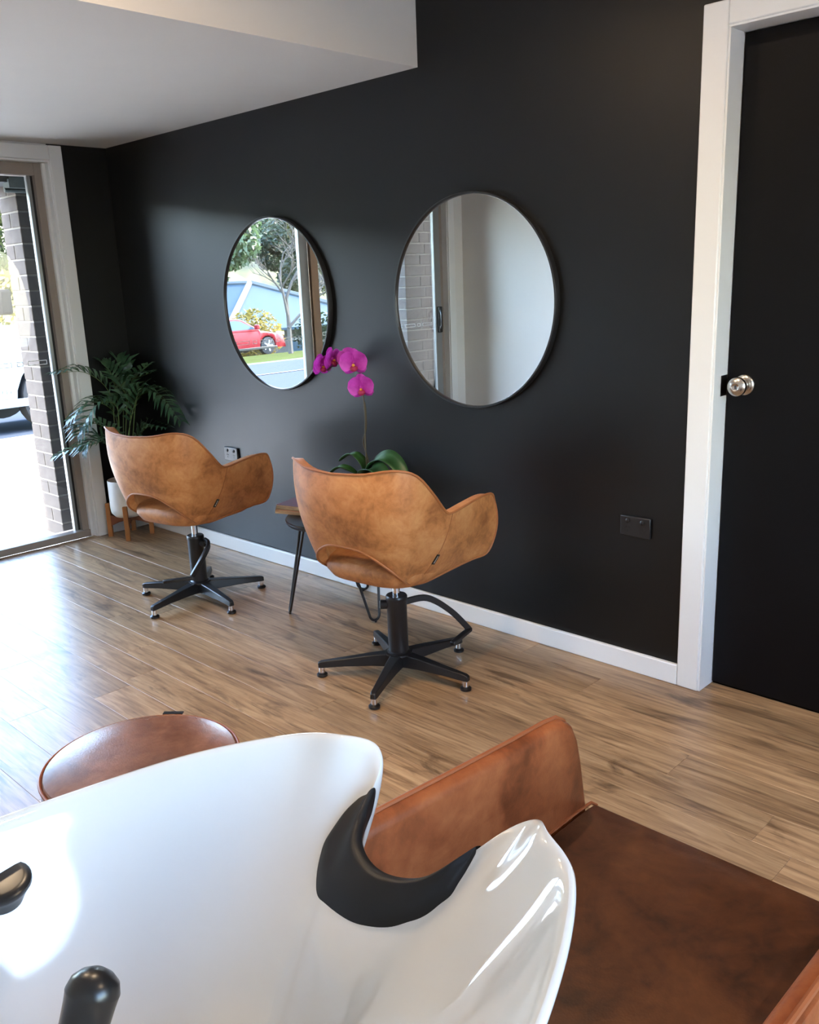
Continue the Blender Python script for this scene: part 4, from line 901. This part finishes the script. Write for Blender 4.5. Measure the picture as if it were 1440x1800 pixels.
for e_ in ((10, -5.2), (10, 5.2), (-10, -5.2), (-10, 5.2)):
    MB().tube([(5 if e_[0] > 0 else -5, 0, 5.08), (e_[0], e_[1], 2.95)], 0.16, 6).build('ridge_cap', RIDGE, rf)
MB().tube([(-5, 0, 5.08), (5, 0, 5.08)], 0.12, 6).build('ridge_cap', RIDGE, rf)
MB().lathe([(0.16, 4.3), (0.16, 5.1), (0.36, 5.15), (0.38, 5.32), (0.25, 5.48), (0.0, 5.5)], (3.2, 1.3), 16, cap1=False).build('roof_vent', RIDGE, rf)
for yv in (-3.0, 0.2, 3.0):
    w_ = MB().box(9.19, 9.24, yv-0.7, yv+0.7, 1.0, 2.3).build('window', WHITEP, h)
    MB().box(9.24, 9.25, yv-0.62, yv+0.62, 1.08, 2.22).build('pane', CARGLASS, w_)

HILL = leaf_mat('hillside_foliage', (26, 36, 20), (74, 72, 36), 0.0, 0.9, 0.22)
rows_ = []
for i in range(41):
    rr = []
    for j in range(71):
        x = -95 - 45*i/40; yv = -165 + 150*j/70; hgt = -4 + 26*(i/40)**0.8
        hgt += 2.2*noise.noise(Vector((x*.12, yv*.12, 0))) + 1.1*noise.noise(Vector((x*.5, yv*.5, 3))) + 0.7*noise.noise(Vector((x*1.1, yv*1.1, 7)))
        rr.append((x+1.5*noise.noise(Vector((x*.4, yv*.4, 9))), yv, hgt))
    rows_.append(rr)
tag(MB().grid(rows_, flip=True).build('hillside', HILL), 'wooded olive green hillside far beyond the trees', 'hillside', kind='structure')

# ------------------------------------------------------------------ trees and shrubs
BARK = plain('grey_bark', (56, 50, 44), 0.9, var=0.3, vscale=8)
LG = [leaf_mat('eucalypt_leaf', (40, 58, 42), (72, 90, 60), 0.45, 0.5, 0.7), leaf_mat('golden_leaf', (78, 74, 36), (116, 100, 50), 0.5, 0.5, 0.8), leaf_mat('olive_leaf', (48, 58, 34), (86, 90, 52), 0.5, 0.5, 0.6), leaf_mat('dark_hedge_leaf', (15, 26, 14), (32, 46, 22), 0.35, 0.5, 1.2)]
def crown_mesh(name, blobs, nleaf, size, mat, seed):
    rnd = random.Random(seed); b = MB(); tv = sum(bl[3]**2 for bl in blobs)
    for (cx, cy, cz, r_, sq) in blobs:
        for _ in range(int(nleaf*r_*r_/tv)):
            while True:
                p = Vector((rnd.uniform(-1, 1), rnd.uniform(-1, 1), rnd.uniform(-1, 1)))
                if 0.25 < p.length < 1: break
            p = p.normalized()*(p.length**0.45)
            P = Vector((cx+p.x*r_, cy+p.y*r_, cz+p.z*r_*sq))
            a = Vector((rnd.gauss(0, 1), rnd.gauss(0, 1), rnd.gauss(0, 1))).normalized(); c_ = a.orthogonal().normalized(); s = size*rnd.uniform(.6, 1.4)
            b.add([P-a*s, P+c_*s*.45, P+a*s, P-c_*s*.45], [(0, 1, 2, 3)])
    return b.mesh(name, mat, smooth=False, fix=False)
def tree_proto(seed, height, spread, mat, nleaf, size):
    rnd = random.Random(seed); bl = []
    for k in range(7):
        a = rnd.uniform(0, 2*pi); rr = rnd.uniform(0.1, 0.55)*spread; zc = height*rnd.uniform(0.38, 0.88)
        bl.append((rr*cos(a), rr*sin(a), zc, spread*rnd.uniform(0.32, 0.55), 0.8))
    cm = crown_mesh('crown', bl, nleaf, size, mat, seed)
    tb = MB().tube(catmull([(0, 0, -0.3), (0.1, 0, height*.25), (-0.05, 0.1, height*.5), (0.05, 0.05, height*.8)], 5), [0.22*(1-0.75*i/15) for i in range(16)], 8)
    for (bx_, by_, bz_, r_, _) in bl[:5]: tb.tube([(0, 0, height*.35), (bx_*.5, by_*.5, (height*.35+bz_)*.5), (bx_, by_, bz_)], [0.1, 0.07, 0.03], 6)
    return cm, tb.mesh('trunk', BARK)
protos = [tree_proto(1, 11, 4.6, LG[0], 11000, 0.23), tree_proto(2, 10, 4.2, LG[1], 9000, 0.21), tree_proto(3, 12, 4.8, LG[2], 11000, 0.22)]
names = ['tall blue green eucalypt beyond the house', 'golden leaved tree beyond the house', 'olive green tree beyond the house']
spots = [(-57, -27, 2, 'leftmost in the nearest row of trees behind the blue roof'), (-57, -40, 0, 'in the middle of the nearest row of trees behind the blue roof'), (-57, -53, 1, 'rightmost in the nearest row of trees behind the blue roof'),
         (-69.5, -33.5, 1, 'leftmost in the second row of trees behind the blue roof'), (-69.5, -46.5, 0, 'in the middle of the second row of trees behind the blue roof'), (-69.5, -59.5, 2, 'rightmost in the second row of trees behind the blue roof'),
         (-82, -40, 0, 'leftmost in the farthest row of trees behind the blue roof'), (-82, -53, 2, 'in the middle of the farthest row of trees behind the blue roof'), (-82, -66, 0, 'rightmost in the farthest row of trees behind the blue roof'),
         (-30, 10.5, 2, 'nearest of those beyond the white four wheel drive'), (-36, 19.0, 1, 'beyond the white four wheel drive'), (-42, 10.0, 0, 'beyond the white four wheel drive'), (-47, 23, 2, 'farthest of those beyond the white four wheel drive')]
for i, (x, y_, k, where) in enumerate(spots):
    direct = y_ > 0
    t = empty('gum_tree', (x, y_, gz(x)-0.2), random.uniform(0, 6.28)); sc = random.uniform(0.9, 1.1) * (0.85 if direct else 1.35); t.scale = (sc, sc, sc)
    tag(t, ['blue green eucalypt ', 'golden leaved tree ', 'olive green tree '][k] + where, 'tree', 'trees across the street behind the white four wheel drive' if direct else 'trees behind the blue roofed house')
    for nm, me in (('crown', protos[k][0]), ('trunk', protos[k][1])):
        o = bpy.data.objects.new(nm, me); col.objects.link(o); o.parent = t
def shrub(name, loc, r_, sq, mat, n, size, label, seed):
    s = tag(empty(name, loc), label, 'shrub')
    o = bpy.data.objects.new('foliage', crown_mesh('foliage', [(0, 0, r_*sq*.8, r_, sq), (r_*.5, r_*.3, r_*sq*.6, r_*.7, sq), (-r_*.5, -r_*.2, r_*sq*.6, r_*.7, sq)], n, size, mat, seed)); col.objects.link(o); o.parent = s
    MB().tube([(0, 0, -.1), (0, 0, r_*.8)], 0.05, 6).build('stem', BARK, s)
shrub('golden_shrub', (-27.2, -20.9, gz(-27.2)-.1), 1.25, 0.9, LG[1], 1800, 0.12, 'golden yellow shrub in front of the blue roof', 11)
shrub('green_shrub', (-27.9, -28.2, gz(-27.9)-.1), 1.0, 0.9, LG[0], 1500, 0.12, 'round green shrub in front of the blue roofed house', 12)
shrub('dark_hedge', (-27.4, -24.6, gz(-27.4)-.2), 1.1, 0.95, LG[3], 1800, 0.10, 'dark green hedge clump behind the bare tree', 13)
shrub('lime_shrub', (-27.4, -17.6, gz(-27.4)-.1), 0.9, 0.9, LG[2], 1200, 0.10, 'yellow green shrub just behind the red sedan', 14)
shrub('strappy_shrub', (-13.0, 4.6, gz(-13)-.05), 0.9, 0.9, LG[2], 900, 0.12, 'olive strappy shrub beyond the white four wheel drive', 15)
shrub('yellow_shrub', (-20.0, 8.3, gz(-20)-.05), 1.5, 1.2, LG[1], 1200, 0.14, 'yellow leaved shrub beyond the white four wheel drive', 16)
# bare street tree
bt = tag(empty('bare_tree', (-20.5, -17.5, gz(-20.5)-.05)), 'leafless street tree on the verge across the street', 'tree')
rnd = random.Random(5); b = MB()
def branch(p, d, l, r_, dep):
    q = p + d*l*.5 + Vector((rnd.gauss(0, .03), rnd.gauss(0, .03), .02))*l; e_ = p + d*l
    b.tube([p, q, e_], [r_, r_*.8, r_*.55], 5)
    if dep:
        for _ in range(3):
            nd = (d*0.8 + Vector((rnd.gauss(0, .5), rnd.gauss(0, .5), abs(rnd.gauss(.1, .25))))).normalized()
            branch(p.lerp(e_, rnd.uniform(.45, 1)), nd, l*rnd.uniform(.6, .82), r_*.6, dep-1)
branch(Vector((0, 0, 0)), Vector((0.02, 0.03, 1)).normalized(), 1.55, 0.075, 5)
b.build('branches', BARK, bt); bt.scale = (1.35, 1.35, 1.3)
